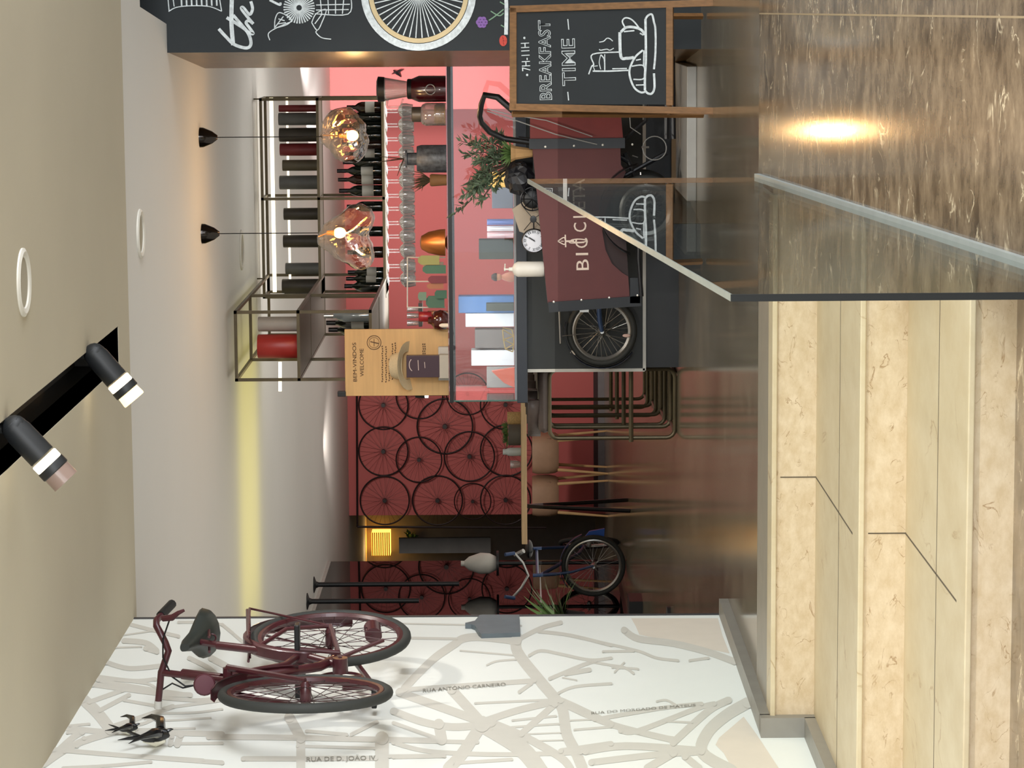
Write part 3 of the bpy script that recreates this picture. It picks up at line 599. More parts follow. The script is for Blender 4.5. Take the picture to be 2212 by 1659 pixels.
# ---------------------------------------------------------------- bar counter with glass display case
DC = 15.65
def zat(x, D): return H + (1106 - x) / F * D / 1.0 * (1 / (CP))  # rough height of a pixel row at depth D
xl = PY(1380, 800, DC).x; xs = PY(1128, 868, DC).x; zt = PY(1116, 700, DC).z; zu = PY(1139, 700, DC).z; zb = PY(1393, 720, DC).z
ct = thing('bar_counter', (-1.2, 16.0, 0), 'black bar counter with white edge trim under the glass display case', 'counter')
b = MB(); b.bb(xl, 0.4, DC, 16.45, zb, zu); b.build('front_panel', M('counter_black', (30, 34, 34), 0.5), ct, smooth=False)
b = MB(); b.bb(xl + .01, 0.4, DC + .05, 16.4, 0, zb); b.build('plinth', M('plinth_black', (20, 22, 26), 0.35), ct, smooth=False)
TRIM = M('aluminium_trim', (190, 188, 180), 0.4, 0.3)
b = MB(); b.bb(xl - .006, xl + .012, DC - .006, DC + .002, zb, zu); b.bb(xl, 0.4, DC - .006, DC + .002, zb - .006, zb + .012); b.build('edge_trim', TRIM, ct, smooth=False)
b = MB(); b.bb(xs, 0.4, DC - .05, 16.5, zu, zt); b.build('worktop', M('worktop_black', (34, 40, 50), 0.3), ct, smooth=False, bevel=.004)
D1, D2 = 15.68, 16.3; zd = PY(968, 700, D1).z; xd0, xd1 = PY(1000, 866, D1).x, 0.3
dc = thing('display_case', (-1.0, 16.0, zt), 'long glass display case with black edges standing on the bar counter', 'display case')
b = MB()
for x in (xd0, xd1): b.bb(x - .003, x + .003, D1, D2, zt, zd)
b.bb(xd0, xd1, D1 - .003, D1 + .003, zt, zd); b.bb(xd0, xd1, D1, D2, zd - .006, zd); b.build('glass_panes', GLASS, dc, smooth=False)
b = MB(); r = .009
for y in (D1, D2): b.bb(xd0 - r, xd1, y - r, y + r, zd - .028, zd - .006)
b.bb(xd0 - r, xd0 + r, D1, D2, zd - .028, zd - .006); b.build('top_frame', BLACKM, dc, smooth=False)
for y in (D1, D2): b = MB(); b.bb(xd0 - .004, xd0 + .004, y - .004, y + .004, zt, zd); b.build('corner_edge', M('green_glass_edge', (70, 110, 100), 0.15), dc, smooth=False)
b = MB(); b.bb(xd0, xd1, D1, D2, zt, zt + .012); b.build('base_tray', M('tray_grey', (150, 156, 162), 0.4), dc, smooth=False)

def at(x0, x1, y0, y1, D):
    a, c = PY(x0, y1, D), PY(x1, y0, D); m = PY((x0 + x1) / 2, (y0 + y1) / 2, D)
    return m.x, abs(PY(x1, y0, D).x - PY(x1, y1, D).x), PY(x1, (y0 + y1) / 2, D).z, PY(x0, (y0 + y1) / 2, D).z
def boxthing(nm, x0, x1, y0, y1, D, dep, mat, lab, cat, grp=None, z0=None, bev=.003):
    X, W, a, c = at(x0, x1, y0, y1, D)
    if z0 is not None: c += z0 - a; a = z0
    b = MB(); b.bb(X - W / 2, X + W / 2, D, D + dep, a, c); return tag(b.build(nm, mat, None, smooth=False, bevel=bev), lab, cat, grp)
def turned(nm, x0, x1, yc, wpx, D, prof, mat, lab, cat, grp=None, z0=None, n=20):
    X, W, a, c = at(x0, x1, yc - wpx / 2, yc + wpx / 2, D)
    if z0 is not None: c += z0 - a; a = z0
    b = MB(); b.lathe([(r * W / 2, h * (c - a)) for r, h in prof], (X, D, a), n=n); o = b.build(nm, mat); o.location = (X, D, a)
    for v in o.data.vertices: v.co += ORG[o] - Vector((X, D, a))
    ORG[o] = Vector((X, D, a)); return tag(o, lab, cat, grp)
CYL = [(0, 0), (.96, 0), (1, .02), (1, .98), (.96, 1), (0, 1)]
JAR = [(0, 0), (.95, 0), (1, .08), (1, .6), (.9, .72), (.7, .8), (.7, 1), (0, 1)]
BOT = [(0, 0), (.95, 0), (1, .03), (1, .55), (.85, .66), (.42, .76), (.36, .95), (.42, .96), (.42, 1), (0, 1)]
CUP = [(0, 0), (.62, 0), (.7, .06), (.9, .5), (1, 1), (.93, 1), (.84, .5), (.6, .1), (0, .08)]

# goods inside the display case
ZI = zt + .014
IN = 15.95
GREYP = M('grey_card', (150, 148, 146), 0.6); BLUEP = M('blue_card', (70, 120, 180), 0.5); PALE = M('pale_card', (225, 232, 238), 0.6); DARKG = M('dark_green_card', (48, 58, 52), 0.6); YELL = M('yellow_card', (225, 180, 70), 0.6); PINK = M('pink_paper', (225, 150, 158), 0.7)
for a in ((985, 1105, 640, 676, .1, BLUEP, 'blue and white box standing in the glass display case', 'box'), (1000, 1105, 677, 706, .08, PALE, 'pale blue carton beside the blue box in the display case', 'box'),
          (1040, 1100, 655, 672, .05, DARKG, 'small dark green tin in front of the blue box in the display case', 'tin'), (975, 1068, 757, 790, .12, PALE, 'white printed packet in the left half of the display case', 'packet'),
          (1030, 1090, 792, 838, .02, GREYP, 'grey leaflet leaning in the left end of the display case', 'leaflet'), (1044, 1100, 372, 405, .05, YELL, 'yellow card behind the olive plant in the display case', 'card'),
          (1060, 1106, 405, 450, .06, M('slate_card', (96, 104, 116), 0.6), 'slate blue card left of the yellow card in the display case', 'card'), (1030, 1105, 518, 560, .1, DARKG, 'dark green box behind the clock in the display case', 'box'),
          (1020, 1105, 712, 752, .12, M('smoke_card', (104, 100, 98), 0.5), 'smoky grey box behind the gold wire ornament in the display case', 'box')):
    boxthing('boxed_goods' if a[7] == 'box' else a[7] + '_goods', a[0], a[1], a[2], a[3], IN + (.03 if a[7] == 'tin' else .12), a[4], a[5], a[6], a[7], None, ZI)
for i, (y, cm) in enumerate(((480, (110, 130, 190)), (494, (225, 225, 230)), (508, (235, 200, 205)))):
    turned('drink_can', 985, 1042, y, 13, IN, CYL, M('can_%d' % i, cm, 0.25, 0.4), '%s drink can in the display case behind the copper shade' % ('blue', 'silver', 'pink')[i], 'can', None, ZI)
X, W, a, c = at(1060, 1108, 705, 760, 15.8); b = MB(); gp = [(1066, 712), (1086, 706), (1090, 720), (1066, 728), (1090, 742), (1070, 755), (1092, 760)]
gp = [PY(x, y, 15.8) for x, y in ((1068, 708), (1088, 712), (1092, 726), (1070, 734), (1068, 712), (1092, 726), (1092, 744), (1070, 734), (1074, 754), (1092, 744), (1090, 760), (1074, 754))]
for p, q in zip(gp, gp[1:]): b.tube([p, q], .0035, 6)
dz = ZI - min(p.z for p in gp); o = b.build('wire_ornament', M('gold_wire', (200, 175, 110), 0.3, 0.8)); o.location.z = ZI; tag(o, 'gold geometric wire ornament in the display case', 'ornament')
b = MB(); X, W, a, c = at(1060, 1105, 795, 838, 15.8); b.prism([(X - W / 2, 15.8, ZI), (X + W / 2, 15.8, ZI), (X + W / 3, 15.8, ZI + .13), (X - W / 4, 15.8, ZI + .06)], (0, .05, 0)); tag(b.build('snack_bag', M('orange_bag', (225, 110, 85), 0.4), smooth=False), 'orange and white snack bag at the left end of the display case', 'bag')
# little seated figurine at the front of the case
fg = thing('figurine', (at(1060, 1108, 585, 612, 15.78)[0], 15.78, ZI), 'small figurine with dark cap inside the front of the display case', 'figurine'); fx = fg.location.x
b = MB(); b.lathe([(0, 0), (.026, 0), (.03, .02), (.022, .05), (.012, .07), (0, .075)], (fx, 15.78, ZI), n=14); b.build('body', M('figurine_stripe', (200, 140, 120), 0.5), fg)
b = MB(); b.ball((fx, 15.78, ZI + .088), .02); b.build('head', M('figurine_skin', (215, 160, 130), 0.5), fg)
b = MB(); b.lathe([(.024, 0), (.022, .015), (.012, .03), (0, .032)], (fx, 15.782, ZI + .097), n=14); b.build('cap', M('figurine_cap', (48, 36, 34), 0.6), fg)

# ---------------------------------------------------------------- on top of the display case
DT = 16.0; ZT = zd + .001
fT = lambda x, y: PY(x, y, DT - .003)
X, W, a, c = at(745, 966, 711, 855, DT)
sg = thing('welcome_sign', (X, DT, ZT), 'light wooden board reading BEM-VINDOS WELCOME on the display case', 'sign')
b = MB(); b.bb(X - W / 2, X + W / 2, DT, DT + .018, ZT, c); b.build('board', PLY, sg, smooth=False, bevel=.003)
SGT = M('burnt_lettering', (82, 56, 34), 0.7)
text('BEM-VINDOS', (771, 824), (769, 740), 8, fT, SGT, sg); text('WELCOME', (786, 813), (785, 753), 8, fT, SGT, sg)
b = MB(); b.ribbon(arc(808, 740, 15, 15, 0, 6.2832, 28), 1.4, fT); b.ribbon(arc(808, 740, 11, 11, 0, 6.2832, 28), .8, fT); b.ribbon([(800, 738), (818, 742)], 2, fT); b.ribbon([(808, 732), (808, 748)], 1.2, fT); b.build('round_stamp', SGT, sg, smooth=False)
b = MB()
for x, y0, y1 in ((826, 828, 747), (834, 830, 748), (841, 826, 775), (848, 826, 742), (854, 815, 740), (914, 742, 776), (918, 742, 800)): 
    for k in range(int(abs(y1 - y0) / 5)):
        yy = min(y0, y1) + 5 * k; b.ribbon([(x, yy), (x + (k % 3) - 1, yy + 3.2)], 2.2, fT)
b.build('small_lettering', SGT, sg, smooth=False)
# hat hung on the board
hx = PY(872, 790, DT - .02); hat = thing('straw_hat', (hx.x, DT - .02, hx.z), 'pale straw hat hung on the front of the wooden welcome board', 'hat')
HM = M('hat_straw', (205, 186, 150), 0.75, bump=.3, scale=120)
N1 = Vector((.05, -1, -.25)).normalized(); c0 = PY(878, 790, DT - .02)
b = MB(); b.lathe([(.085, .0), (.148, .012), (.150, .016), (.086, .006)], c0, Vector((.05, -.45, -1)), 28, .95); b.build('brim', HM, hat)
b = MB(); b.lathe([(.086, 0), (.08, .05), (.068, .085), (.03, .092), (0, .08)], c0, Vector((-.05, .3, 1)), 24, .95); b.build('crown', HM, hat)
X, W, a, c = at(870, 940, 768, 815, DT - .14)
bx = thing('gift_box', (X, DT - .14, ZT), 'dark plum product box with a pale moon in front of the straw hat', 'box')
b = MB(); b.bb(X - W / 2, X + W / 2, DT - .15, DT - .1, ZT + .055, c + (ZT - PY(962, 790, DT - .14).z)); b.build('carton', M('plum_card', (56, 30, 42), 0.35), bx, smooth=False, bevel=.002)
fX = lambda x, y: PY(x, y, DT - .152)
b = MB(); b.ribbon([(896 - 12 * math.sin(t), 788 + 15 * math.cos(t)) for t in [0.5 + i * .15 for i in range(14)]], 1.6, fX); b.ribbon([(903, 778), (904, 800)], 1.4, fX); b.ribbon([(917, 782), (918, 795)], 1.2, fX); b.build('print_mark', M('pale_print', (200, 180, 170), 0.5), bx, smooth=False)
b = MB(); b.bb(X - W / 2 - .004, X + W / 2 + .004, DT - .155, DT - .09, ZT, ZT + .055); b.build('display_base', M('lace_card', (180, 172, 158), 0.7), bx, smooth=False)
boxthing('napkin_holder', 942, 966, 750, 822, DT - .06, .05, M('napkin_grey', (190, 184, 174), 0.6), 'grey napkin holder behind the plum box on the display case', 'napkin holder', None, ZT)

# blender
bl = thing('blender', (PY(930, 192, 16.02).x, 16.02, ZT), 'dark red kitchen blender with glass jug and black lid on the display case', 'blender'); X = bl.location.x; k = 16.02 / F
def zz(x): return ZT + (960 - x) * k
b = MB(); b.lathe([(0, 0), (.075, 0), (.076, zz(900) - ZT), (.056, zz(882) - ZT), (0, zz(880) - ZT)], (X, 16.02, ZT), n=24); ba = b.build('motor_base', M('blender_red', (62, 12, 20), 0.25, coat=.5), bl)
b = MB(); b.torus((X, 16.02 - .0765, zz(925)), (0, 1, 0), .028, .0035, 26, 6); b.build('dial_ring', M('chrome', (215, 215, 215), .15, .9), ba)
b = MB(); b.lathe([(.058, zz(884) - ZT), (.058, zz(876) - ZT), (.05, zz(874) - ZT), (0, zz(874) - ZT)], (X, 16.02, ZT), n=24); b.build('collar', BLACK, bl)
b = MB(); b.lathe([(.045, zz(874)), (.056, zz(850)), (.068, zz(824)), (.066, zz(824)), (.054, zz(850)), (.042, zz(872))], (X, 16.02, 0), n=24); jg = b.build('glass_jug', VESSEL, bl)
b = MB(); b.tube([(X - .062, 16.0, zz(833)), (X - .1, 15.99, zz(832)), (X - .1, 15.99, zz(860)), (X - .055, 16.0, zz(866))], .007, 8); b.build('handle', VESSEL, jg)
b = MB(); b.lathe([(0, zz(826)), (.07, zz(826)), (.073, zz(812)), (.05, zz(809)), (0, zz(809))], (X, 16.02, 0), n=24); b.build('lid', BLACK, bl)
# cookie jar
X, W, a, c = at(884, 960, 222, 272, 15.95)
cj = thing('cookie_jar', (X, 15.95, ZT), 'clear glass jar with cork coloured contents beside the blender', 'jar'); hh = c - a
b = MB(); b.lathe([(r * W / 2, h * hh) for r, h in ((0, 0), (.95, .01), (1, .06), (1, .6), (.85, .7), (.64, .74), (.62, .72), (.82, .68), (.95, .58), (.95, .08), (0, .04))], (X, 15.95, ZT)); b.build('glass_body', VESSEL, cj)
b = MB(); b.lathe([(r * W / 2, h * hh) for r, h in ((0, .74), (.66, .74), (.66, .98), (.6, 1), (0, 1))], (X, 15.95, ZT)); b.build('lid', M('pewter', (110, 104, 96), .4, .5), cj)
b = MB(); b.lathe([(r * W / 2, h * hh) for r, h in ((0, .05), (.9, .05), (.92, .3), (.7, .36), (0, .33))], (X, 15.95, ZT)); b.build('cookies', M('cookie', (176, 128, 70), .8, var=.3, scale=60), cj)
# painted pot, brush, dried grass, copper shade
pt = turned('painted_vase', 890, 956, 343, 60, 15.98, [(0, 0), (.97, 0), (1, .05), (1, .86), (.9, 1), (.5, 1), (.45, .95), (.45, 1.3), (.62, 1.32), (.62, 1.38), (0, 1.38)], M('blue_marbled', (82, 88, 96), .4, var=.6, scale=40), 'marbled blue grey vase on the display case', 'vase', None, ZT)
b = MB(); p = PY(872, 343, 15.98)
for q in ((820, 338), (845, 345), (800, 352), (858, 380)): b.tube([p, PY(q[0], q[1], 15.98 + .02)], [.004, .0015], 5)
tag(b.build('dry_stems', M('dry_stem', (60, 44, 32), .8)), 'thin dark stems standing in the marbled vase', 'stems')
X, W, a, c = at(918, 957, 368, 398, 16.0)
X -= .01; dp = thing('dried_plant', (X, 15.9, ZT), 'small wooden pot of dried dark grass beside the marbled vase', 'plant')
b = MB(); b.lathe([(0, 0), (.03, 0), (.036, .09), (.03, .1), (0, .09)], (X, 15.9, ZT), n=16); b.build('pot', M('raw_wood', (120, 88, 54), .7, var=.2), dp)
b = MB()
for i in range(60):
    a_ = random.uniform(0, 6.28); rr = random.uniform(.02, .07); b.tube([(X, 15.9, ZT + .09), (X + rr * math.cos(a_) * .6, 15.9 + rr * math.sin(a_) * .6, ZT + .14), (X - .01 + rr * math.cos(a_), 15.9 + rr * math.sin(a_), ZT + .12 + random.uniform(.02, .09))], [.003, .003, .0008], 4)
b.build('grass', M('dried_grass', (72, 62, 44), .8, var=.3), dp)
cs = turned('copper_shade', 897, 958, 524, 58, 15.95, [(0, 0), (.55, 0), (.58, .03), (.3, .1), (1, .1), (.98, .3), (.8, .7), (.5, .95), (.2, 1), (0, 1)], M('copper', (205, 128, 70), .35, .75, emit=0), 'copper dome shaped lamp on the display case', 'lamp', None, ZT)
# gift tags on a stand
cols = [(150, 150, 90), (70, 110, 88), (120, 50, 60), (170, 110, 80), (60, 100, 80), (110, 135, 115), (70, 104, 84), (185, 160, 140)]
pos = [(926, 562, 46, 20), (938, 582, 50, 18), (945, 604, 40, 16), (940, 618, 36, 12), (952, 636, 26, 18), (912, 640, 18, 18), (940, 652, 40, 26), (936, 574, 44, 16)]
nm = ['olive and orange', 'green patterned', 'wine red', 'tan', 'dark green square', 'pale green round', 'green heart shaped', 'cream']
for i, (x, y, ln, wd) in enumerate(pos):
    m = M('tag_%d' % i, cols[i], .6); p = PY(x, y, 15.86 + .012 * i); hl = ln * k / 2; hw = wd * k / 2
    b = MB(); b.prism([p + Vector(q) for q in ((-hw, 0, -hl), (hw, 0, -hl), (hw, 0, hl * .7), (hw * .4, 0, hl), (-hw * .4, 0, hl), (-hw, 0, hl * .7))], (0, .006, 0))
    tag(b.build('gift_tag', m, smooth=False), nm[i] + ' wooden gift tag on the tag stand left of the copper lamp', 'tag', 'wooden gift tags on the display case')
b = MB()
for y in (556, 608, 664): b.tube([PY(880, y, 15.99), PY(962, y, 15.99)], .004, 6)
b.tube([PY(880, 556, 15.99), PY(880, 664, 15.99)], .004, 6); tag(b.build('tag_stand', M('stand_white', (215, 210, 200), .5)), 'thin white wire stand holding the wooden gift tags', 'stand')
# bottles, flask and cup between tags and board
turned('round_flask', 915, 960, 692, 46, 15.96, [(0, 0), (.5, 0), (.9, .18), (1, .42), (.85, .7), (.4, .85), (.3, 1), (0, 1)], M('amber_flask', (72, 24, 16), .12, coat=.5), 'dark amber round flask beside the wooden welcome board', 'flask', None, ZT)
turned('red_tin', 886, 914, 684, 22, 15.99, CYL, M('tin_red', (150, 34, 40), .3), 'small dark red tin with white label behind the amber flask', 'tin', None, ZT + .1)
boxthing('carton_stack', 914, 962, 674, 700, 16.12, .08, M('peach_card', (215, 150, 105), .6), 'peach coloured carton under the dark red tin', 'carton', None, ZT)
turned('white_candle', 941, 962, 703, 9, 15.86, [(0, 0), (1, 0), (1, .7), (.5, .95), (0, 1)], M('candle_white', (240, 225, 205), .5), 'small white pointed candle beside the welcome board', 'candle', None, ZT)
for i, (x, y, wd) in enumerate(((856, 668, 11), (857, 682, 12), (859, 698, 12))): turned('glass_tumbler', x, x + 30, y, wd, 16.2, CUP, VESSEL, ('right', 'middle', 'left')[i] + ' clear tumbler of the three stacked behind the amber flask', 'glass', 'tumblers behind the amber flask', ZT + .17)
boxthing('tumbler_shelf', 892, 900, 655, 706, 16.12, .16, M('smoked_shelf', (70, 70, 70), .3), 'small smoked shelf carrying three clear tumblers', 'shelf', None, ZT + .16)

# ---------------------------------------------------------------- cargo tricycle in front of the counter
DK = 14.62
b = MB(); pf = [PZ(1505, -200, 0), PZ(1505, 545, 0)]; b.prism([(-.32, 14.2, 0), (pf[1].x, 14.2, 0), (pf[1].x - .03, 14.35, 0), (pf[1].x - .03, 15.55, 0), (-.32, 15.55, 0)], (0, 0, .05))
tag(b.build('stone_platform', M('pale_stone', (158, 156, 150), .5), smooth=False, bevel=.004), 'low pale stone platform under the cargo tricycle', 'platform')
fk = lambda x, y, d=0.0: PY(x, y, DK + d)
tk = thing('cargo_tricycle', (fk(1400, 470).x, DK + .2, .05), 'black cargo tricycle with a red box lettered BICICLETA', 'tricycle')
# front panel with the wheel-arch cut out
WC, WR = fk(1394, 452), 0.235
cut = arc(1394, 452, 92, 128, math.radians(124), math.radians(206), 10)
outline = [(1183, 655), (1150, 320), (1340, 318), (1341, 356)] + [(1352, 372), (1341, 395), (1322, 420), (1307, 460), (1301, 500), (1308, 540), (1322, 570), (1345, 590), (1357, 597)] + [(1360, 640)]
b = MB(); b.prism([fk(*p) for p in outline], (0, .012, 0)); bxp = b.build('box_front', BRICK, tk, smooth=False)
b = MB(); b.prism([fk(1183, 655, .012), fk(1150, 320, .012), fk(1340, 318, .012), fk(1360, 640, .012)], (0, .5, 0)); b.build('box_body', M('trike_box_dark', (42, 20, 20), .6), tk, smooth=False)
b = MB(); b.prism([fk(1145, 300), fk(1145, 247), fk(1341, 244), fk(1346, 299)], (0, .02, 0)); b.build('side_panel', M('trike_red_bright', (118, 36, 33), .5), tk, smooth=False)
NAVY = M('navy_frame', (15, 18, 24), .35, .1)
def bar(par, nm, p, q, wd, dep, mat=NAVY, d=-.012):
    a, c = Vector(p), Vector(q); t = (c - a).normalized(); n_ = Vector((-t.y, t.x)) * wd / 2
    b = MB(); b.prism([fk(*(a + n_), d), fk(*(c + n_), d), fk(*(c - n_), d), fk(*(a - n_), d)], (0, dep, 0)); return b.build(nm, mat, par, smooth=False)
r1 = bar(tk, 'corner_rail', (1143, 311), (1350, 309), 22, .022); r2b = bar(tk, 'corner_rail', (1185, 664), (1385, 650), 22, .022); r3 = bar(tk, 'bottom_rail', (1372, 655), (1372, 600), 22, .022)
b = MB(); b.tube([fk(1386, 640, -.05), fk(1380, 560, -.05), fk(1380, 400, -.05)], .011, 8); b.build('axle_bar', NAVY, tk)
for i, (x, y, par) in enumerate(((1178, 317, r1), (1240, 315, r1), (1302, 313, r1), (1366, 312, r1), (1196, 652, r2b), (1256, 648, r2b), (1316, 643, r2b), (1377, 638, r3))):
    b = MB(); p = fk(x, y, -.014); b.lathe([(.006, 0), (.0055, .003), (0, .005)], p, (0, -1, 0), 10); b.build('bolt', M('bolt_zinc', (215, 210, 200), .3, .6), par)
wheel(tk, WC + Vector((0, -.06, 0)), (.12, 1, 0), WC.z - .052, .026, TYRE, STEEL, STEEL, 24)
b = MB(); wf = WC + Vector((0, .42, 0)); 
wheel(tk, wf, (.12, 1, 0), WC.z - .052, .026, TYRE, STEEL, STEEL, 24)
b = MB(); c_ = WC + Vector((0, -.06, 0)); x_, y_, z_ = frame((.12, 1, 0)); A = []
for i in range(19):
    a = math.radians(10 + 150 * i / 18); d = Vector((1, 0, 0)) * math.cos(a) + Vector((0, 0, 1)) * math.sin(a); A.append([b.b.verts.new(c_ + d * (WR + .01) + z_ * s_) for s_ in (-.03, .03)])
for p, q in zip(A, A[1:]): b.b.faces.new((p[0], p[1], q[1], q[0]))
md = b.build('mudguard', BLACKM, tk); q_ = md.modifiers.new('solidify', 'SOLIDIFY'); q_.thickness = .003
# rear frame, handlebar, saddle side at the right
b = MB()
for p in ([(1120, 300), (1200, 308), (1300, 318), (1360, 350)], [(1350, 300), (1395, 260), (1400, 120), (1390, 20)], [(1440, 300), (1442, 60)], [(1455, 300), (1452, 60)], [(1350, 330), (1372, 380), (1376, 400)], [(1300, 330), (1350, 380), (1440, 330)]):
    b.tube([fk(x, y, .05) for x, y in p], .013, 8)
b.build('frame', NAVY, tk)
b = MB(); b.tube([fk(1115, 245, -.1), fk(1075, 210, -.1), fk(1047, 205, -.08), fk(1040, 225, -.05), fk(1036, 250, 0), fk(1040, 265, .03), fk(1058, 285, .05), fk(1090, 300, .05), fk(1150, 308, .04)], [.018, .018, .016, .015, .015, .015, .016, .016, .014], 10); b.build('handlebar', BLACKM, tk)
b = MB(); b.tube([fk(1052, 235, -.02), fk(1100, 247, -.02), fk(1180, 260, -.02), fk(1280, 295, -.02)], .003, 5); b.tube([fk(1052, 240, -.02), fk(1120, 262, -.02), fk(1200, 290, -.02), fk(1290, 312, -.02)], .003, 5)
b.build('brake_cable', M('cable_grey', (150, 150, 148), .4), tk)
b = MB(); b.tube([fk(1360, 246, -.02), fk(1362, 275, -.02), fk(1384, 290, -.02)], .003, 6); b.torus(fk(1414, 320, -.02), (0, 1, 0), .062, .003, 26, 6); b.build('chain_loop', M('cable_grey', (150, 150, 148), .4), tk)
b = MB(); b.tube([fk(1386, 318, -.03), fk(1402, 318, -.03)], .006, 6); b.tube([fk(1366, 336, -.03), fk(1378, 340, -.03)], .003, 6); b.tube([fk(1384, 372, -.03), fk(1386, 396, -.03)], .004, 6); b.build('pedal', STEEL, tk)
fL = lambda x, y: fk(x, y, -.002)
CREAM = M('cream_lettering', (226, 206, 190), .6)
text('B', (1272, 583), (1271.4, 560), 27, fL, CREAM, bxp); text('I', (1270.6, 551), (1270.5, 546), 27, fL, CREAM, bxp); text('C', (1270, 535), (1269, 514), 27, fL, CREAM, bxp); text('C', (1267, 500), (1266, 480), 27, fL, CREAM, bxp); text('LETA', (1265, 470), (1263, 386), 27, fL, CREAM, bxp)
b = MB(); b.ribbon([(1205, 521), (1220, 528), (1219, 513), (1205, 521)], 2.5, fL); b.ribbon([(1211, 521), (1218, 521)], 1.5, fL); b.ribbon([(1222, 534), (1221, 507)], 3, fL); b.ribbon([(1222, 521), (1240, 521)], 4, fL); b.ribbon(arc(1250, 520, 17, 3.4, 0, 6.2832, 20), 2.5, fL); b.ribbon([(1228, 521), (1234, 525), (1262, 524)], 2, fL); b.build('bicycle_emblem', CREAM, bxp, smooth=False)
# wheel with blue fork mounted at the counter's front
DW = DC - .1; wcn = PY(1300, 715, DW)
bw = thing('front_wheel_unit', (wcn.x, DW, 0.2), 'bicycle wheel with blue fork and mudguard mounted on the black counter front', 'bicycle wheel')
BLUEM = M('blue_fork', (52, 74, 112), .35, .2)
wheel(bw, wcn, (0, 1, 0), 77 * DW / F, .018, TYRE, STEEL, STEEL, 30)
b = MB()
for dy in (-.04, .04): b.tube([wcn + Vector((0, dy, 0)), wcn + Vector((.06, dy, .012)), wcn + Vector((.2, dy, .02))], [.012, .014, .015], 8)
b.build('fork', BLUEM, bw)
fe = MB(); A = []; Rr = 77 * DW / F + .012
for i in range(17):
    a = math.radians(75 + 160 * i / 16); d = Vector((math.cos(a), 0, math.sin(a))) ; A.append([fe.b.verts.new(wcn + d * Rr + Vector((0, s_, 0))) for s_ in (-.03, .03)])
for p, q in zip(A, A[1:]): fe.b.faces.new((p[0], p[1], q[1], q[0]))
md = fe.build('mudguard', M('navy_mudguard', (30, 36, 50), .3), bw); q_ = md.modifiers.new('solidify', 'SOLIDIFY'); q_.thickness = .003
b = MB(); b.box(PY(1262, 668, DW - .05), (.03, .03, .05)); b.tube([PY(1248, 664, DW - .05), PY(1254, 655, DW - .05), PY(1270, 662, DW - .05)], .007, 8); b.build('brake_caliper', STEEL, bw, smooth=False)
b = MB(); b.ball(PY(1353, 725, DW - .03), .022, (.45, .2, 1)); b.build('reflector', M('pink_reflector', (235, 200, 190), .3), bw)
b = MB(); b.tube([PY(1208, 667, DW), PY(1211, 742, DW)], .006, 6); b.build('stay', STEEL, bw)
b = MB(); b.tube([wcn + Vector((0, -.04, 0)), PY(1214, 726, DW - .04)], .003, 6); b.build('mudguard_stay', STEEL, bw)
b = MB(); b.tube([wcn + Vector((0, .04, 0)), wcn + Vector((0, .098, 0))], .012, 8); b.build('wall_mount', BLACKM, bw)
b = MB(); p = PY(1238, 762, DC - .012); b.prism([p + Vector(q) for q in ((-.014, 0, -.012), (.01, 0, -.014), (.012, 0, .012), (0, 0, .016))], (0, .011, 0)); tag(b.build('paper_label', M('paper_white', (220, 215, 205), .7), smooth=False), 'small white paper scrap stuck to the black counter front', 'label')

# things on the tricycle's box
def boxtop(y): return fk(1150 + (y - 320) * 33 / 335.0, y).z
zbt = lambda y: boxtop(y) + .001
y = 585; so = thing('soap_bottle', (fk(1185, y).x, DK + .1, zbt(y)), 'white pump soap bottle standing on the red tricycle box', 'bottle'); sx = so.location.x; kk = (DK + .1) / F
b = MB(); b.lathe([(0, 0), (.038, 0), (.041, .01), (.041, .14), (.03, .16), (.012, .168), (.012, .175), (0, .175)], (sx, DK + .1, zbt(y)), n=22); b.build('bottle_body', M('soap_white', (226, 220, 208), .4), so)
b = MB(); zz_ = zbt(y) + .175; b.lathe([(.011, 0), (.011, .012), (.005, .013), (.005, .03), (.01, .03), (.01, .038), (0, .038)], (sx, DK + .1, zz_), n=12); b.tube([(sx, DK + .1, zz_ + .034), (sx + .03, DK + .08, zz_ + .032)], .004, 6); b.build('pump', M('soap_white', (226, 220, 208), .4), so)
cc = fk(1153, 520, .08); cl = thing('table_clock', (cc.x, cc.y, zbt(520)), 'round white clock with roman numerals on the tricycle box', 'clock'); RR = 24.5 * cc.y / F
b = MB(); b.lathe([(RR, .02), (RR * 1.08, .01), (RR * 1.08, -.02), (0, -.02)], cc, (0, -1, 0), 32); b.build('case', BLACKM, cl)
b = MB(); b.lathe([(RR * 1.0, 0), (0, 0)], cc + Vector((0, -.006, 0)), (0, -1, 0), 32); fc = b.build('dial', M('dial_white', (226, 226, 232), .5), cl)
fcl = lambda x, y: PY(x, y, cc.y - .008)
for i, nm_ in enumerate(('XII', 'I', 'II', 'III', 'IV', 'V', 'VI', 'VII', 'VIII', 'IX', 'X', 'XI')):
    a = math.radians(30 * i); u_ = Vector((-math.cos(a), -math.sin(a))); t_ = Vector((math.sin(a) , -math.cos(a))); t_ = Vector((u_.y * -1 * -1, -u_.x)) if False else Vector((-u_.y * -1, 0)) if False else Vector((math.sin(a), -math.cos(a)))
    m_ = Vector((1153, 520)) + u_ * 16; hw = 1.0 * len(nm_) + .6; text(nm_, m_ - t_ * hw, m_ + t_ * hw, 6, fcl, BLACK, fc, 'numeral')
b = MB(); b.ribbon([(1155, 520), (1143, 513)], 1.8, lambda x, y: PY(x, y, cc.y - .01)); b.build('hour_hand', BLACK, fc, smooth=False)
b = MB(); b.ribbon([(1156, 522), (1136, 510)], 1.2, lambda x, y: PY(x, y, cc.y - .011)); b.build('minute_hand', BLACK, fc, smooth=False)
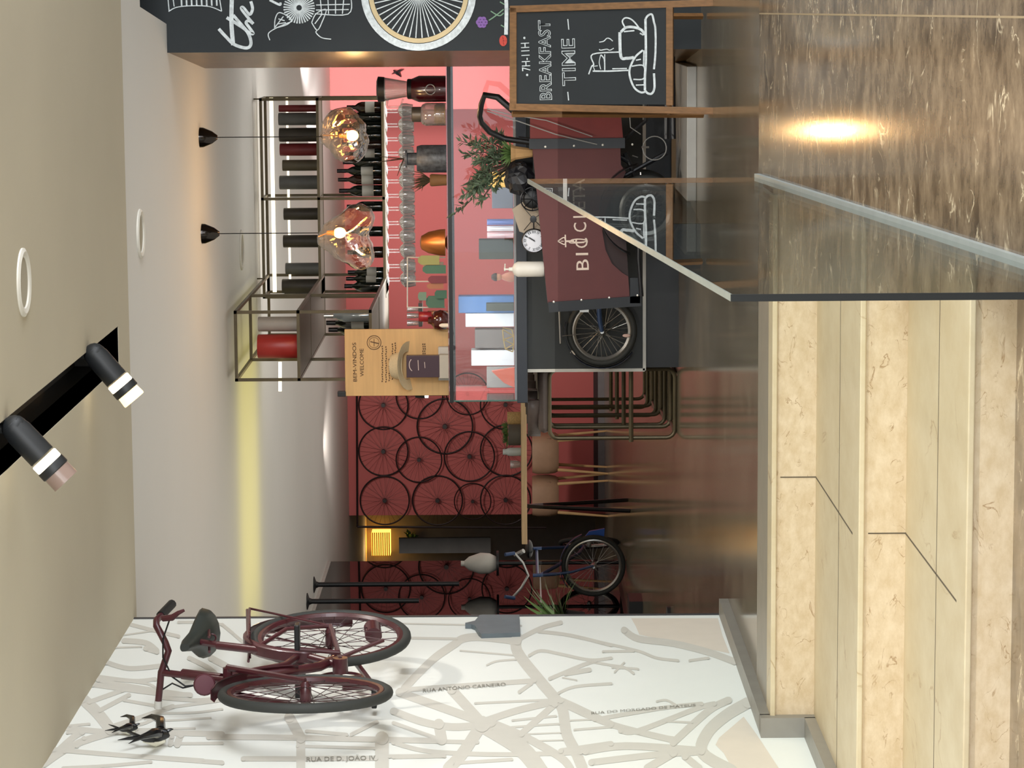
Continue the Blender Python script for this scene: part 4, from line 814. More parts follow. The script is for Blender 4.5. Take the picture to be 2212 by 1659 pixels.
b = MB(); b.bb(cc.x - .03, cc.x + .03, cc.y - .02, cc.y + .03, zbt(520), cc.z - RR); b.tube([fk(1153, 497, .09), fk(1153, 470, .09)], .004, 6); b.build('stand', BLACKM, cl, smooth=False)
# fan-shaped black wire lamp, crumpled black bag
cf = fk(1150, 430, .1); wl = thing('wire_lamp', (cf.x, cf.y, zbt(430)), 'black round wire basket ornament left of the olive plant on the tricycle box', 'ornament')
b = MB(); b.torus(cf, (.1, 1, .1), .062, .004, 30, 6); b.torus(cf + Vector((0, .03, 0)), (.1, 1, .1), .05, .003, 30, 6); b.build('rings', BLACKM, wl)
b = MB()
for i in range(8): a = i * .785; b.tube([cf, cf + Vector((math.cos(a), 0, math.sin(a))) * .062], .0025, 5)
b.build('ribs', BLACKM, wl)
b = MB(); b.ball(cf + Vector((0, .02, 0)), .052, (1, .3, 1), 14); b.build('dark_disc', BLACK, wl)
b = MB(); p = fk(1152, 473, .1); b.lathe([(0, 0), (.018, .002), (.018, .03), (0, .032)], p + Vector((0, 0, 0)), (0, -1, 0), 14)
for dx, dz in ((-.06, .05), (.06, .05), (-.05, -.05), (.04, -.06)): b.tube([p, p + Vector((dx, 0, dz))], .002, 5)
b.build('spider_bracket', BLACKM, wl)
b = MB(); b.bb(cf.x - .045, cf.x + .03, cf.y, cf.y + .04, zbt(430), cf.z - .05); b.build('foot', BLACKM, wl, smooth=False)
b = MB(); P = [fk(*q, .16) for q in ((1106, 452), (1122, 500), (1150, 510), (1172, 500), (1176, 462), (1160, 440), (1130, 436))]; b.prism(P, (0, .03, 0)); o = b.build('paper_bag', M('beige_paper', (176, 160, 140), .8), smooth=False); tag(o, 'beige paper behind the black wire ornament on the tricycle box', 'paper')
b = MB(); bmesh.ops.create_icosphere(b.b, subdivisions=3, radius=1, matrix=Matrix.Translation(fk(1135, 385, .14)) @ Matrix.Diagonal((.085, .07, .075, 1)))
for v in b.b.verts: v.co += Vector((random.uniform(-1, 1), random.uniform(-1, 1), random.uniform(-1, 1))) * .012
o = b.build('black_bag', M('black_bag', (34, 34, 38), .35), None, smooth=False); tag(o, 'crumpled black bag under the olive plant on the tricycle box', 'bag')
dzz = zbt(385) - o.location.z; o.location.z += dzz
# olive plant and small wrapped plant
def leaf(b, p, d, L, wd, nrm=None):
    d = d.normalized(); s_ = d.cross(Vector((random.uniform(-1, 1), random.uniform(-1, 1), random.uniform(-1, 1)))).normalized() * wd; n_ = d.cross(s_).normalized() * wd * .4
    v = [b.b.verts.new(q) for q in (p, p + d * L * .4 + s_, p + d * L, p + d * L * .4 - s_, p + d * L * .45 + n_)]
    b.b.faces.new((v[0], v[1], v[4])); b.b.faces.new((v[1], v[2], v[4])); b.b.faces.new((v[2], v[3], v[4])); b.b.faces.new((v[3], v[0], v[4]))
ov = fk(1105, 345, .3); ol = thing('olive_plant', (ov.x, ov.y, boxtop(345)), 'bushy grey green olive plant on the tricycle box before the glass case', 'plant')
b = MB(); tips = []
for i in range(26):
    x, y = random.choice([(1030, 300), (1045, 335), (1040, 365), (1035, 395), (1010, 420), (1060, 320), (1070, 350), (1055, 390), (1030, 430), (1000, 345), (1000, 380), (1000, 310), (1080, 310), (1060, 290), (1020, 405)]); tips.append(PY(x + random.uniform(-18, 18), y + random.uniform(-20, 20), ov.y + random.uniform(-.12, .12)))
for tp in tips:
    m_ = ov.lerp(tp, .5) + Vector((random.uniform(-.03, .03), random.uniform(-.03, .03), .02)); b.tube([ov + Vector((0, 0, -.05)), m_, tp], [.005, .003, .0015], 5)
tp = PY(975, 466, ov.y); b.tube([PY(1020, 430, ov.y), PY(995, 452, ov.y), tp], [.003, .002, .001], 5); tips.append(tp)
b.build('branches', M('olive_bark', (70, 62, 50), .8), ol)
b = MB()
for tp in tips:
    m_ = ov.lerp(tp, .45)
    for j in range(26):
        t = random.uniform(.1, 1.0); p = m_.lerp(tp, t); d = (tp - m_).normalized() * .5 + Vector((random.uniform(-1, 1), random.uniform(-1, 1), random.uniform(-.8, 1)))
        leaf(b, p, d, random.uniform(.04, .06), random.uniform(.006, .010))
b.build('foliage', GREEN, ol)
b = MB(); b.lathe([(0, 0), (.06, 0), (.075, ov.z - boxtop(345) - .02), (.065, ov.z - boxtop(345) - .03), (0, ov.z - boxtop(345) - .03)], (ov.x, ov.y, boxtop(345) + .001), n=18); b.build('pot', BLACK, ol)
wv = fk(1150, 330, .05); wp = thing('wrapped_plant', (wv.x, wv.y, boxtop(330)), 'small green plant wrapped in brown kraft paper on the tricycle box', 'plant')
b = MB(); b.lathe([(0, 0), (.022, 0), (.036, .09), (.05, .115), (.03, .1), (0, .08)], (wv.x, wv.y, boxtop(330) + .001), n=9); b.build('paper_wrap', M('kraft_paper', (176, 138, 92), .8, bump=.5, scale=30), wp, smooth=False)
b = MB()
for i in range(90): a = random.uniform(0, 6.28); leaf(b, Vector((wv.x, wv.y, boxtop(330) + .1)), Vector((math.cos(a) * .8, math.sin(a) * .8, random.uniform(.3, 1.4))), random.uniform(.06, .1), .007)
b.build('foliage', LEAF, wp)

# ---------------------------------------------------------------- hanging bottle rack over the bar
DB, DL, DEP = 18.4, 16.45, 0.34
rk = thing('hanging_rack', (PY(700, 430, DB).x, DB, 1.8), 'bronze metal rack hung from the ceiling over the bar with bottles and gift tubes', 'rack')
xr0, xr1 = PY(700, 641, DB).x, PY(700, 214, DB).x; xm = PY(700, 429, DB).x
z_top, z_sh, z_bt = PY(573, 430, DB).z, PY(695, 430, DB).z, PY(829, 430, DB).z
xa0, xa1 = PY(600, 820, DL).x, PY(600, 674, DL).x
zl_top, zl_sh = PY(503, 750, DL).z, PY(638, 750, DL).z
g = .018
def fr(nm, pts, par=rk, m=BRONZE, t=g):
    b = MB()
    for (x0, y0, z0), (x1, y1, z1) in pts: b.bb(min(x0, x1) - t / 2, max(x0, x1) + t / 2, min(y0, y1) - t / 2, max(y0, y1) + t / 2, min(z0, z1) - t / 2, max(z0, z1) + t / 2)
    return b.build(nm, m, par, smooth=False)
zt_ = (z_top + zl_top) / 2; zs_ = (z_sh + zl_sh) / 2
L = []
for y in (DB, DB + DEP):
    for x in (xr0, xm, xr1): L.append(((x, y, z_bt), (x, y, zt_)))
    for z in (zt_, zs_, z_bt): L.append(((xr0, y, z), (xr1, y, z)))
for x in (xr0, xm, xr1):
    for z in (zt_, zs_, z_bt): L.append(((x, DB, z), (x, DB + DEP, z)))
fr('back_frame', L)
L = []
for y in (DL, 17.4, DB + DEP):
    for x in (xa0, xa1): L.append(((x, y, z_bt), (x, y, zt_)))
    for z in (zt_, zs_, z_bt): L.append(((xa0, y, z), (xa1, y, z)))
for x in (xa0, xa1):
    for z in (zt_, zs_, z_bt): L.append(((x, DL, z), (x, DB + DEP, z)))
fr('side_frame', L)
SHELF = M('rack_shelf', (88, 76, 58), .5, .2)
b = MB(); b.bb(xr0, xr1, DB, DB + DEP, zs_ - .006, zs_ + .006); b.build('shelf', SHELF, rk, smooth=False)
b = MB(); b.bb(xr0, xr1, DB, DB + DEP, z_bt - .006, z_bt + .006); b.build('shelf', SHELF, rk, smooth=False)
b = MB(); b.bb(xa0, xa1, DL, DB + DEP, zs_ - .006, zs_ + .006); b.build('shelf', SHELF, rk, smooth=False)
b = MB(); b.bb(xa0, xa1, DL, DB + DEP, z_bt - .006, z_bt + .006); b.build('shelf', SHELF, rk, smooth=False)
LED = M('led_strip', (255, 244, 210), .5, emit=1.5, var=0)
b = MB(); b.bb(xr0, xr1, DB + DEP - .02, DB + DEP - .008, zt_ - .055, zt_ - .03); b.build('led_strip', LED, rk, smooth=False)
b = MB(); b.bb(xr0, xr1, DB + DEP - .02, DB + DEP - .008, zt_ - .155, zt_ - .14); b.build('led_strip', LED, rk, smooth=False)
b = MB()
for x in (xr0, xr1, xa0, xa1):
    b.tube([(x, DB + .1, zt_), (x, DB + .1, ZK)], .005, 6)
b.build('hanger_rod', BRONZE, rk)
tb = MB(); p, q = PY(605, 782, 17.3), PY(605, 845, 17.3); tb.tube([p, q], .011, 10); o = tb.build('tube_lamp', LED); tag(o, 'short white tube lamp sticking out of the left end of the hanging rack', 'lamp')
# gift tubes
DG = DB + .14
TC = {'r': M('tube_red', (124, 40, 42), .5, var=.1), 'g': M('tube_grey', (104, 104, 102), .55, var=.12), 'd': M('tube_dark', (66, 60, 52), .55, var=.15), 'o': M('tube_olive', (98, 90, 72), .55, var=.1), 'l': M('tube_light_grey', (176, 168, 158), .6, var=.06), 'R': M('tube_bright_red', (165, 44, 36), .4, var=.08)}
tubes = [(234, 15, 'r', 608), (257, 27, 'g', 607), (291, 30, 'd', 608), (323, 27, 'r', 609), (357, 24, 'o', 614), (394, 30, 'g', 607), (462, 26, 'd', 615), (521, 27, 'd', 613), (580, 25, 'g', 617), (618, 31, 'd', 609), (632, 14, 'd', 614)]
cn = {'r': 'dark red', 'g': 'grey', 'd': 'dark brown', 'o': 'olive'}
for i, (y, wd, c, x0) in enumerate(tubes):
    o = turned('gift_tube', x0, 692, y, wd, DG, CYL, TC[c], '%s upright gift tube, %s from the right on the upper rack shelf' % (cn[c], NTH[i]), 'gift tube', 'gift tubes on the upper rack shelf', zs_ + .007)
turned('gift_tube', 545, 633, 700, 32, DL + .15, CYL, TC['l'], 'pale grey upright gift tube in the left end of the hanging rack', 'gift tube', 'gift tubes in the left end of the rack', zs_ + .007)
turned('gift_tube', 545, 633, 748, 52, DL + .1, CYL, TC['R'], 'wide bright red gift tube in the left end of the hanging rack', 'gift tube', 'gift tubes in the left end of the rack', zs_ + .007)
turned('gift_tube', 690, 745, 733, 26, DL + .3, CYL, TC['l'], 'grey gift tube on the lower level behind the welcome board', 'gift tube', 'gift tubes in the left end of the rack', z_bt + .007)
boxthing('gift_carton', 695, 745, 740, 757, DL + .12, .08, M('pale_blue_print', (170, 190, 200), .5), 'pale speckled carton on the lower rack level above the welcome board', 'carton', None, z_bt + .007)
boxthing('gift_carton', 694, 745, 758, 782, DL + .12, .1, M('slate_print', (66, 70, 76), .4), 'slate grey carton beside the pale speckled carton on the lower rack level', 'carton', None, z_bt + .007)
# wine bottles on the lower shelf
DBT = DB + .15; BG = M('bottle_green', (20, 26, 20), .08, coat=.6); BAM = M('bottle_brown', (46, 24, 16), .1, coat=.6); LBL = M('bottle_label', (190, 188, 180), .6); FOIL = M('bottle_foil', (30, 26, 28), .3)
def bottle(y, x0, D, z0, R, hgt, m, lab, grp, label=True, foil=FOIL):
    X = PY(760, y, D).x; t = thing('wine_bottle', (X, D, z0), lab, 'bottle', grp)
    b = MB(); b.lathe([(0, 0), (.95 * R, 0), (R, .01), (R, hgt * .58), (R * .8, hgt * .68), (R * .4, hgt * .76), (R * .36, hgt * .97), (0, hgt * .97)], (X, D, z0), n=18); b.build('glass_body', m, t)
    b = MB(); b.lathe([(R * .38, hgt * .80), (R * .40, hgt * .81), (R * .38, hgt), (0, hgt)], (X, D, z0), n=14); b.build('foil_cap', foil, t)
    if label: b = MB(); b.lathe([(R * 1.015, hgt * .22), (R * 1.015, hgt * .48)], (X, D, z0), n=18); b.build('paper_label', LBL, t)
    return t
for i, (y, x0) in enumerate([(232, 745), (252, 742), (272, 735), (292, 735), (312, 735), (332, 740), (350, 735), (369, 722), (388, 724), (412, 726), (446, 742), (500, 742), (545, 742), (588, 742), (602, 738), (618, 734)]):
    hgt = (822 - x0) / F * DBT * 1.0
    bottle(y, x0, DBT, z_bt + .007, .034 if i % 3 else .038, hgt, BG if i % 4 else BAM, 'dark wine bottle, %s on the lower rack shelf' % (NTH[i] + ' from the right' if i < 15 else 'leftmost by the corner'), 'wine bottles on the lower rack shelf', i in (0, 5, 7, 8, 9, 13, 14))
for i, (y, x0, m, lb) in enumerate(((682, 690, M('bottle_clear', (150, 160, 165), .1, .2), 'silver foiled sparkling'), (697, 693, BG, 'dark green'), (712, 700, BG, 'shorter dark'))):
    bottle(y, x0, DL + .45 + .2 * i, z_bt + .007, .038, .3, m, '%s bottle in the left end of the hanging rack above the welcome board' % lb, 'bottles in the left end of the rack', i != 0, M('silver_foil', (215, 212, 205), .25, .7) if i == 0 else FOIL)
# hanging wine glasses
DH = DB + .1; yg = [237, 268, 298, 329, 361, 389, 420, 448, 479, 508, 539, 572, 601]; first = None
for row in (0, 1):
    for i, y in enumerate(yg):
        D = DH + .15 * row; p = PY(838, y + (6 if row else 0), D); z0 = z_bt - .012
        lab = 'upside down wine glass hanging %s from the right in the %s row under the rack' % (NTH[i], 'back' if row else 'front')
        if first is None:
            t = first = thing('wine_glass', (p.x, D, z0), lab, 'glass', 'wine glasses hanging under the rack'); o = (p.x, D, z0)
            b = MB(); b.lathe([(r, -h) for r, h in ((.005, .085), (.02, .09), (.042, .112), (.043, .14), (.034, .185), (.0325, .185), (.041, .14), (.04, .114), (.018, .094), (0, .09))], o, n=18); b.build('bowl', VESSEL, t)
            b = MB(); b.lathe([(.005, -.006), (.004, -.03), (.0045, -.086)], o, n=10); b.build('stem', VESSEL, t)
            b = MB(); b.lathe([(.0, 0), (.034, -.001), (.034, -.003), (.005, -.007)], o, n=18); b.build('foot', VESSEL, t)
        else: dup(first, (p.x, D, z0), lab)
# ---------------------------------------------------------------- blown glass pendants
DPD = 15.25
def pendant(xc, yc, cone, zx, lumps, R, lab, bulb):
    base = PY(cone[0], cone[1], DPD); pc = PY(xc, yc, DPD); t = thing('pendant_lamp', (base.x, DPD, pc.z), lab, 'pendant lamp', 'blown glass pendants over the counter')
    hc = (cone[2] - cone[0]) / F * DPD
    b = MB(); b.lathe([(.056, .0), (.054, -.02), (.034, -hc * .7), (.012, -hc), (0, -hc)], (base.x, DPD, ZK), n=22); b.build('canopy', M('dark_chrome', (60, 56, 54), .12, .9), t)
    b = MB(); b.tube([(base.x, DPD, ZK - hc), (base.x, DPD, PY(zx, yc, DPD).z)], .0028, 6); b.build('cord', BLACKM, t)
    b = MB(); bmesh.ops.create_uvsphere(b.b, u_segments=64, v_segments=40, radius=1)
    for v in b.b.verts:
        d = v.co.normalized(); r = R
        for ld, la, lp in lumps: r += la * max(0, d.dot(Vector(ld).normalized())) ** lp
        r += .006 * math.sin(7 * d.x + 3 * d.z) + .004 * math.sin(9 * d.y - 5 * d.z) + .0022 * math.sin(21 * d.x + 13 * d.z + 4 * d.y)
        v.co = pc + d * r
    b.build('glass_globe', BLOWN, t)
    bp = PY(bulb[0], bulb[1], DPD); nk = PY(zx, yc, DPD)
    b = MB(); b.lathe([(.012, 0), (.014, -.03), (.016, -.045), (0, -.045)], (bp.x, DPD, bp.z + .07), n=14); b.tube([(bp.x, DPD, bp.z + .065), nk], .004, 6); sk = b.build('socket', M('brass', (190, 140, 60), .3, .9), t)
    b = MB(); b.ball(bp + Vector((0, 0, -.002)), .030, (1, 1, 1.15), 18); b.build('bulb', LAMPW, t)
    light('POINT', 'pendant_light', bp + Vector((0, -.045, -.02)), 9, (1.0, .68, .32), None, .03)
pendant(755, 292, (424, 297, 462), 698, (((1, 0, .6), .035, 3), ((-1, 0, -.1), .03, 3), ((0, 0, 1), .03, 6), ((.2, 0, -1), -.03, 2)), .125, 'right blown glass pendant lamp with glowing bulb over the counter', (760, 293))
pendant(752, 512, (430, 505, 468), 687, (((1, 0, -.75), .085, 4), ((-1, 0, -.75), .085, 4), ((0, 0, 1), .04, 5), ((0, 0, -1), -.03, 3)), .125, 'left heart shaped blown glass pendant lamp over the counter', (733, 503))
# ---------------------------------------------------------------- lobby track spots and ceiling speakers
def trackspot(x, y, dirx, lab, lit, sc_=1.0):
    p = PZ(x, y, ZC - .03); t = thing('track_spotlight', tuple(p), lab, 'spotlight', 'track spotlights in the ceiling recess'); d = Vector(dirx).normalized()
    b = MB(); b.tube([p + Vector((0, 0, .15)), p], .018, 10); b.ball(p, .045 * sc_, (1, 1, 1), 16); b.build('mount', M('spot_black', (34, 36, 38), .5), t)
    b = MB(); b.lathe([(0, -.03), (.04, -.02), (.048, .02), (.048, .13), (.044, .135), (0, .135)], p, d, 22); hd = b.build('head', M('spot_black', (34, 36, 38), .5), t)
    b = MB(); b.lathe([(.047, .137), (.05, .14), (.05, .165), (.047, .168)], p, d, 22); b.build('light_ring', M('spot_glow', (255, 240, 205), .5, emit=4.0, var=0), hd)
    b = MB(); b.lathe([(.052, .168), (.053, .172), (.053, .195), (.05, .198)], p, d, 22); b.build('band', M('spot_black', (34, 36, 38), .5), hd)
    m_ = M('spot_lens_lit', (255, 226, 160), .4, emit=1.6, var=0) if lit else M('spot_lens_tinted', (150, 128, 118), .3, var=.02)
    b = MB(); b.lathe([(.049, .198), (.05, .245), (.0, .247)] if not lit else [(.046, .198), (.049, .235), (.047, .24), (0, .238)], p, d, 22); b.build('lens_hood', m_, hd)
    b = MB(); b.ball(p + d * .17 + Vector((.045, -.02, .02)), .012, n=10); b.build('screw', M('spot_black', (34, 36, 38), .5), hd)
    light('SPOT', 'track_beam', p + d * .27, 34, (1.0, .95, .88), (XW, p.y - .3, 1.2), .05, None, 75, .9)
trackspot(205, 765, (-.75, .0, -.62), 'track spotlight with lit lens hood at the far end of the ceiling recess', True)
trackspot(32, 925, (-.72, -.0, -.66), 'track spotlight with tinted hood nearer along the ceiling recess', False)
for nm_, x, y, wd, zc, lab in (('ceiling_speaker', 49, 610, 150, ZC, 'round white ceiling speaker ring nearest in the beige lobby ceiling'), ('ceiling_speaker', 302, 505, 108, ZK, 'round white ceiling speaker ring at the front of the white cafe ceiling'), ('ceiling_speaker', 521, 540, 88, ZK, 'round white ceiling speaker ring deep in the white cafe ceiling')):
    p = PZ(x, y, zc); R = wd / 2 / (F / p.y); t = thing(nm_, (p.x, p.y, zc - .012), lab, 'ceiling speaker', 'round ceiling speakers')
    b = MB(); b.lathe([(R, 0), (R, -.006), (R * .9, -.012), (R * .76, -.008), (R * .74, -.001)], (p.x, p.y, zc), n=36); b.build('ring', M('speaker_white', (222, 218, 208), .6), t)
    b = MB(); b.lathe([(R * .76, -.002), (0, -.003)], (p.x, p.y, zc), n=36); b.build('grille', M('speaker_grille', (176, 168, 150), .8, var=.1, scale=300), t)
# ---------------------------------------------------------------- wheel rims on the red wall
YR = 28.33; RIMB = M('rim_black', (34, 18, 18), .5)
rims = [(828, 875, 55), (828, 975, 55), (905, 993, 51), (961, 921, 62), (1014, 986, 56), (831, 1081, 55), (945, 1081, 56), (1021, 1083, 41), (1092, 1080, 56), (906, 855, 52), (1010, 851, 47), (1092, 874, 56), (1094, 973, 58)]
where = ['top row, beside the welcome board', 'top row, middle', 'second row, small one left of the centre', 'centre of the display, widest one', 'third row, above the table', 'top left corner of the display', 'left edge, second from the top', 'smallest one, left edge', 'bottom left, just above the table', 'half hidden behind the welcome board', 'half hidden under the glass case corner', 'right end, behind the cup on the table', 'behind the items on the table']
r0_ = None
for i, (x, y, R) in enumerate(rims):
    p = PY(x, y, YR - .02 * (i % 3)); k_ = R * p.y / F / .27
    lab = 'black wheel rim on the red wall: ' + where[i]
    if r0_ is None:
        p0 = p; t = r0_ = thing('wheel_rim', tuple(p), lab, 'wheel rim', 'wheel rims on the red wall')
        b = MB(); b.torus(p, (0, 1, 0), .264, .009, 48, 6); b.build('rim', RIMB, t)
        b = MB(); b.tube([p - Vector((0, .03, 0)), p + Vector((0, .03, 0))], .022, 12); b.build('hub', RIMB, t)
        b = MB()
        for j in range(28):
            a = 2 * math.pi * j / 28; a2 = a + (.6 if j % 2 else -.6); b.tube([p + Vector((math.cos(a2), 0, math.sin(a2))) * .02, p + Vector((math.cos(a), 0, math.sin(a))) * .262], .0014, 3)
        b.build('spokes', M('rim_spoke', (74, 34, 34), .5), t)
        r0_.scale = (k_, 1, k_)
    else: dup(r0_, p, lab, None, (k_, 1, k_))
b = MB(); b.tube([PY(770, 700, 28.36), PY(772, 1138, 28.36)], .012, 6); b.tube([PY(772, 1138, 28.36), PY(1180, 1140, 28.36)], .012, 6); o = b.build('wall_rod', RIMB); tag(o, 'thin dark rod framing the wheel rims on the red wall', 'rod')
# ---------------------------------------------------------------- table and tub chairs before the red wall
DTB = 22.0; p, q = PY(1127, 1176, DTB), PY(1137, 840, DTB)
tbl = thing('wooden_table', ((p.x + q.x) / 2, DTB + .35, 0), 'long light wooden table on black trestle legs before the red wall', 'table')
b = MB(); b.bb(p.x, q.x + .5, DTB, DTB + .7, q.z, p.z); b.build('table_top', WOODL, tbl, smooth=False, bevel=.004); ztb = p.z
for x in (p.x + .25, q.x + .2):
    for y in (DTB + .1, DTB + .6):
        b = MB(); b.tube([(x, DTB + .35, q.z), (x, y, 0.0)], .018, 6); b.build('leg', BLACKM, tbl)
def itm(nm, x0, x1, y, wd, prof, m, lab, cat, dy=.3): return turned(nm, x0, x1, y, wd, DTB + dy, prof, m, lab, cat, None, ztb + .001)
itm('woven_cup', 1098, 1127, 903, 27, CYL, M('woven_straw', (196, 164, 112), .8, var=.2, scale=80), 'woven straw cup at the right on the wooden table', 'cup')
itm('grey_canister', 1100, 1127, 937, 50, CYL, M('canister_grey', (120, 116, 108), .6), 'wide grey canister beside the woven cup on the wooden table', 'canister', .45)
itm('white_jar', 1088, 1127, 976, 18, JAR, M('jar_white', (206, 214, 214), .4), 'white lidded jar left of the grey canister on the wooden table', 'jar')
itm('glass_bottle', 1104, 1127, 1003, 18, CUP, VESSEL, 'clear glass at the left of the white jar on the wooden table', 'glass')
sp = PY(1092, 935, DTB + .3); b = MB(); 
for i in range(60): leaf(b, Vector((sp.x + random.uniform(-.07, .07), sp.y, ztb + .12)), Vector((random.uniform(-1, 1), random.uniform(-.6, .6), random.uniform(.1, 1))), .06, .01)
o = b.build('herb_plant', LEAF); o.location.z = ztb + .1; tag(o, 'small leafy herb in the grey canister on the wooden table', 'plant')
CHB = M('tub_shell', (170, 138, 112), .6, var=.06); CHL = M('beech_leg', (206, 170, 120), .5)
DCH = 27.2
def tub(y0, y1, lab):
    ym = (y0 + y1) / 2; a = PZ(1313, ym, 0.0); D = a.y; hw = (y1 - y0) / 2 * D / F
    t = thing('tub_chair', (a.x, D + .1, 0), lab, 'chair', 'tub chairs at the wooden table'); c0_ = Vector((a.x, D + .18, 0)); zb_ = PY(1207, ym, D).z; zt2 = PY(1150, ym, D).z
    b = MB(); sh = []
    for s_, h in ((.86, 0), (.95, .03), (1, .1), (1, (zt2 - zb_) * .8), (.94, zt2 - zb_)):
        sh.append([b.b.verts.new(c0_ + Vector((math.copysign(abs(math.cos(a_)) ** .6, math.cos(a_)) * hw * s_, math.copysign(abs(math.sin(a_)) ** .6, math.sin(a_)) * .22 * s_, zb_ + h))) for a_ in [2 * math.pi * j / 28 for j in range(28)]])
    for A, B in zip(sh, sh[1:]):
        for j in range(28): b.b.faces.new((A[j], A[(j + 1) % 28], B[(j + 1) % 28], B[j]))
    b.b.faces.new(sh[0][::-1]); b.build('shell', CHB, t)
    b = MB(); b.box(c0_ + Vector((0, 0, zb_ + .1)), (hw * 1.7, .36, .06)); b.build('seat_cushion', M('tub_cushion', (150, 120, 98), .8), t, bevel=.015)
    for sx_ in (-1, 1):
        for sy_ in (-1, 1):
            b = MB(); b.tube([c0_ + Vector((sx_ * hw * .72, sy_ * .16, zb_ + .01)), c0_ + Vector((sx_ * hw * .9, sy_ * .2, 0))], [.017, .010], 8); b.build('leg', CHL, t)
    return t
tub(1032, 1120, 'left tan tub chair on splayed wooden legs at the wooden table'); tub(938, 1028, 'right tan tub chair on splayed wooden legs, partly behind the bar stools')
# ---------------------------------------------------------------- bar stools along the counter's end
fx = [(1462, 945, 1183), (1440, 917, 1180), (1420, 897, 1177), (1402, 880, 1174)]; s0 = None
slab = ['nearest dark leather bar stool on a sled frame at the counter end', 'second dark leather bar stool behind the nearest one', 'third dark leather bar stool in the row', 'farthest dark leather bar stool in the row']
for i, (x, y, xt) in enumerate(fx):
    a = PZ(x, y, 0.0); wS = .40; zS = .735
    if s0 is None:
        t = s0 = thing('bar_stool', (a.x + wS / 2, a.y + .2, 0), slab[i], 'stool', 'bar stools at the counter end'); X = a.x
        for yy in (a.y, a.y + .42):
            r_ = .05; pts = []
            for cx_, cz_, a0 in ((X + r_, r_ + .011, math.pi), (X + wS - r_, r_ + .011, 1.5 * math.pi), (X + wS - r_, zS - r_, 0), (X + r_, zS - r_, .5 * math.pi)):
                for j in range(5): an = a0 + j * math.pi / 8; pts.append((cx_ + r_ * math.cos(an), yy, cz_ + r_ * math.sin(an)))
            b = MB(); b.tube(pts, .012, 8, True); b.build('side_loop', BRONZE, t)
        b = MB(); b.tube([(X - .02, a.y - .02, .265), (X + wS + .02, a.y - .02, .265)], .013, 8); b.build('foot_rail', BRONZE, t)
        b = MB(); b.tube([(X + .03, a.y, .011), (X + .03, a.y + .42, .011)], .011, 8); b.tube([(X + wS - .03, a.y, .011), (X + wS - .03, a.y + .42, .011)], .011, 8); b.build('sled_runner', BRONZE, t)
        b = MB(); b.box((X + wS / 2 + .02, a.y + .21, zS + .03), (wS - .02, .44, .07)); b.build('seat', LEATHER, t, bevel=.03)
        b = MB(); P = []
        for j in range(11):
            an = math.pi * (1.05 - .55 * j / 10) ; P.append((X + .2 + .23 * math.cos(an) , a.y + .21 - .0 + .21 * math.sin(an)))
        A = []
        for j in range(13):
            an = math.pi * (.5 + j / 12); A.append([b.b.verts.new((X + .22 + .24 * math.cos(an), a.y + .21 + .21 * math.sin(an), zz_)) for zz_ in (zS + .05, zS + .1, zS + .125)])
        for P_, Q_ in zip(A, A[1:]):
            for k_ in range(2): b.b.faces.new((P_[k_], P_[k_ + 1], Q_[k_ + 1], Q_[k_]))
        o = b.build('backrest', LEATHER, t); md = o.modifiers.new('solidify', 'SOLIDIFY'); md.thickness = .035
    else: dup(s0, (a.x + wS / 2, a.y + .2, 0), slab[i])
# ---------------------------------------------------------------- left passage: glass partition, lamps, plant, blue bicycle
GD = MG('dark_partition_glass', (120, 116, 116), .01, .06)
gp_ = thing('glass_partition', (-5.05, 23.6, 0), 'tall dark glass partition at the left reflecting the red wall', 'partition')
b = MB(); b.bb(-5.06, -5.048, 21.5, 25.0, .02, ZK - .01); b.build('glass_panel', GD, gp_, smooth=False)
b = MB(); b.bb(-5.065, -5.043, 21.5, 25.0, ZK - .03, ZK); b.build('top_rail', M('rail_white', (190, 190, 186), .5), gp_, smooth=False)
b = MB(); b.bb(-5.065, -5.043, 21.5, 25.0, 0, .03); b.build('bottom_rail', BLACKM, gp_, smooth=False)
for (x0, x1, y, D), lab in (((670, 992, 1263, 23.2), 'right black tubular pendant hanging from a ceiling flange by the glass partition'), ((672, 905, 1299, 22.4), 'left black tubular pendant hanging from a ceiling flange by the glass partition')):
    a, c = PY(x0, y, D), PY(x1, y, D); t = thing('tube_pendant', (a.x, D, c.z), lab, 'pendant lamp', 'black tubular pendants')
    b = MB(); b.tube([(a.x, D, ZK - .02), (a.x, D, c.z)], .021, 12); b.build('tube', BLACK, t)
    b = MB(); b.lathe([(.07, 0), (.07, -.006), (.03, -.02), (.022, -.04)], (a.x, D, ZK), n=20); b.build('ceiling_flange', BLACK, t)
DLp = 31.5; X, W, a, c = at(803, 843, 1150, 1200, DLp); t = thing('ribbed_lamp', (X, DLp, a), 'glowing amber ribbed glass wall lamp in the passage left of the red wall', 'lamp')
GLOW = M('amber_glow', (255, 180, 70), .5, emit=2.6, var=0)
b = MB(); b.bb(X - W / 2, X + W / 2, DLp, DLp + .2, a, c); b.build('glow_panel', GLOW, t, smooth=False)
for j in range(9):
    b = MB(); x_ = X; z_ = a + (c - a) * (j + .5) / 9; b.tube([(X - W / 2, DLp - .01, z_), (X + W / 2, DLp - .01, z_)], .008, 6); b.build('rib', M('amber_rib', (190, 120, 40), .3), t)
light('POINT', 'amber_light', (X, DLp - .3, (a + c) / 2), 1.2, (1, .7, .3), None, .1)
b = MB(); b.bb(PY(900, 1186, 30).x - .9, PY(900, 1150, 30).x, 31.7, 31.9, 0, 2.65); struct(b.build('wall_passage', M('passage_grey', (118, 112, 106), .7), smooth=False))
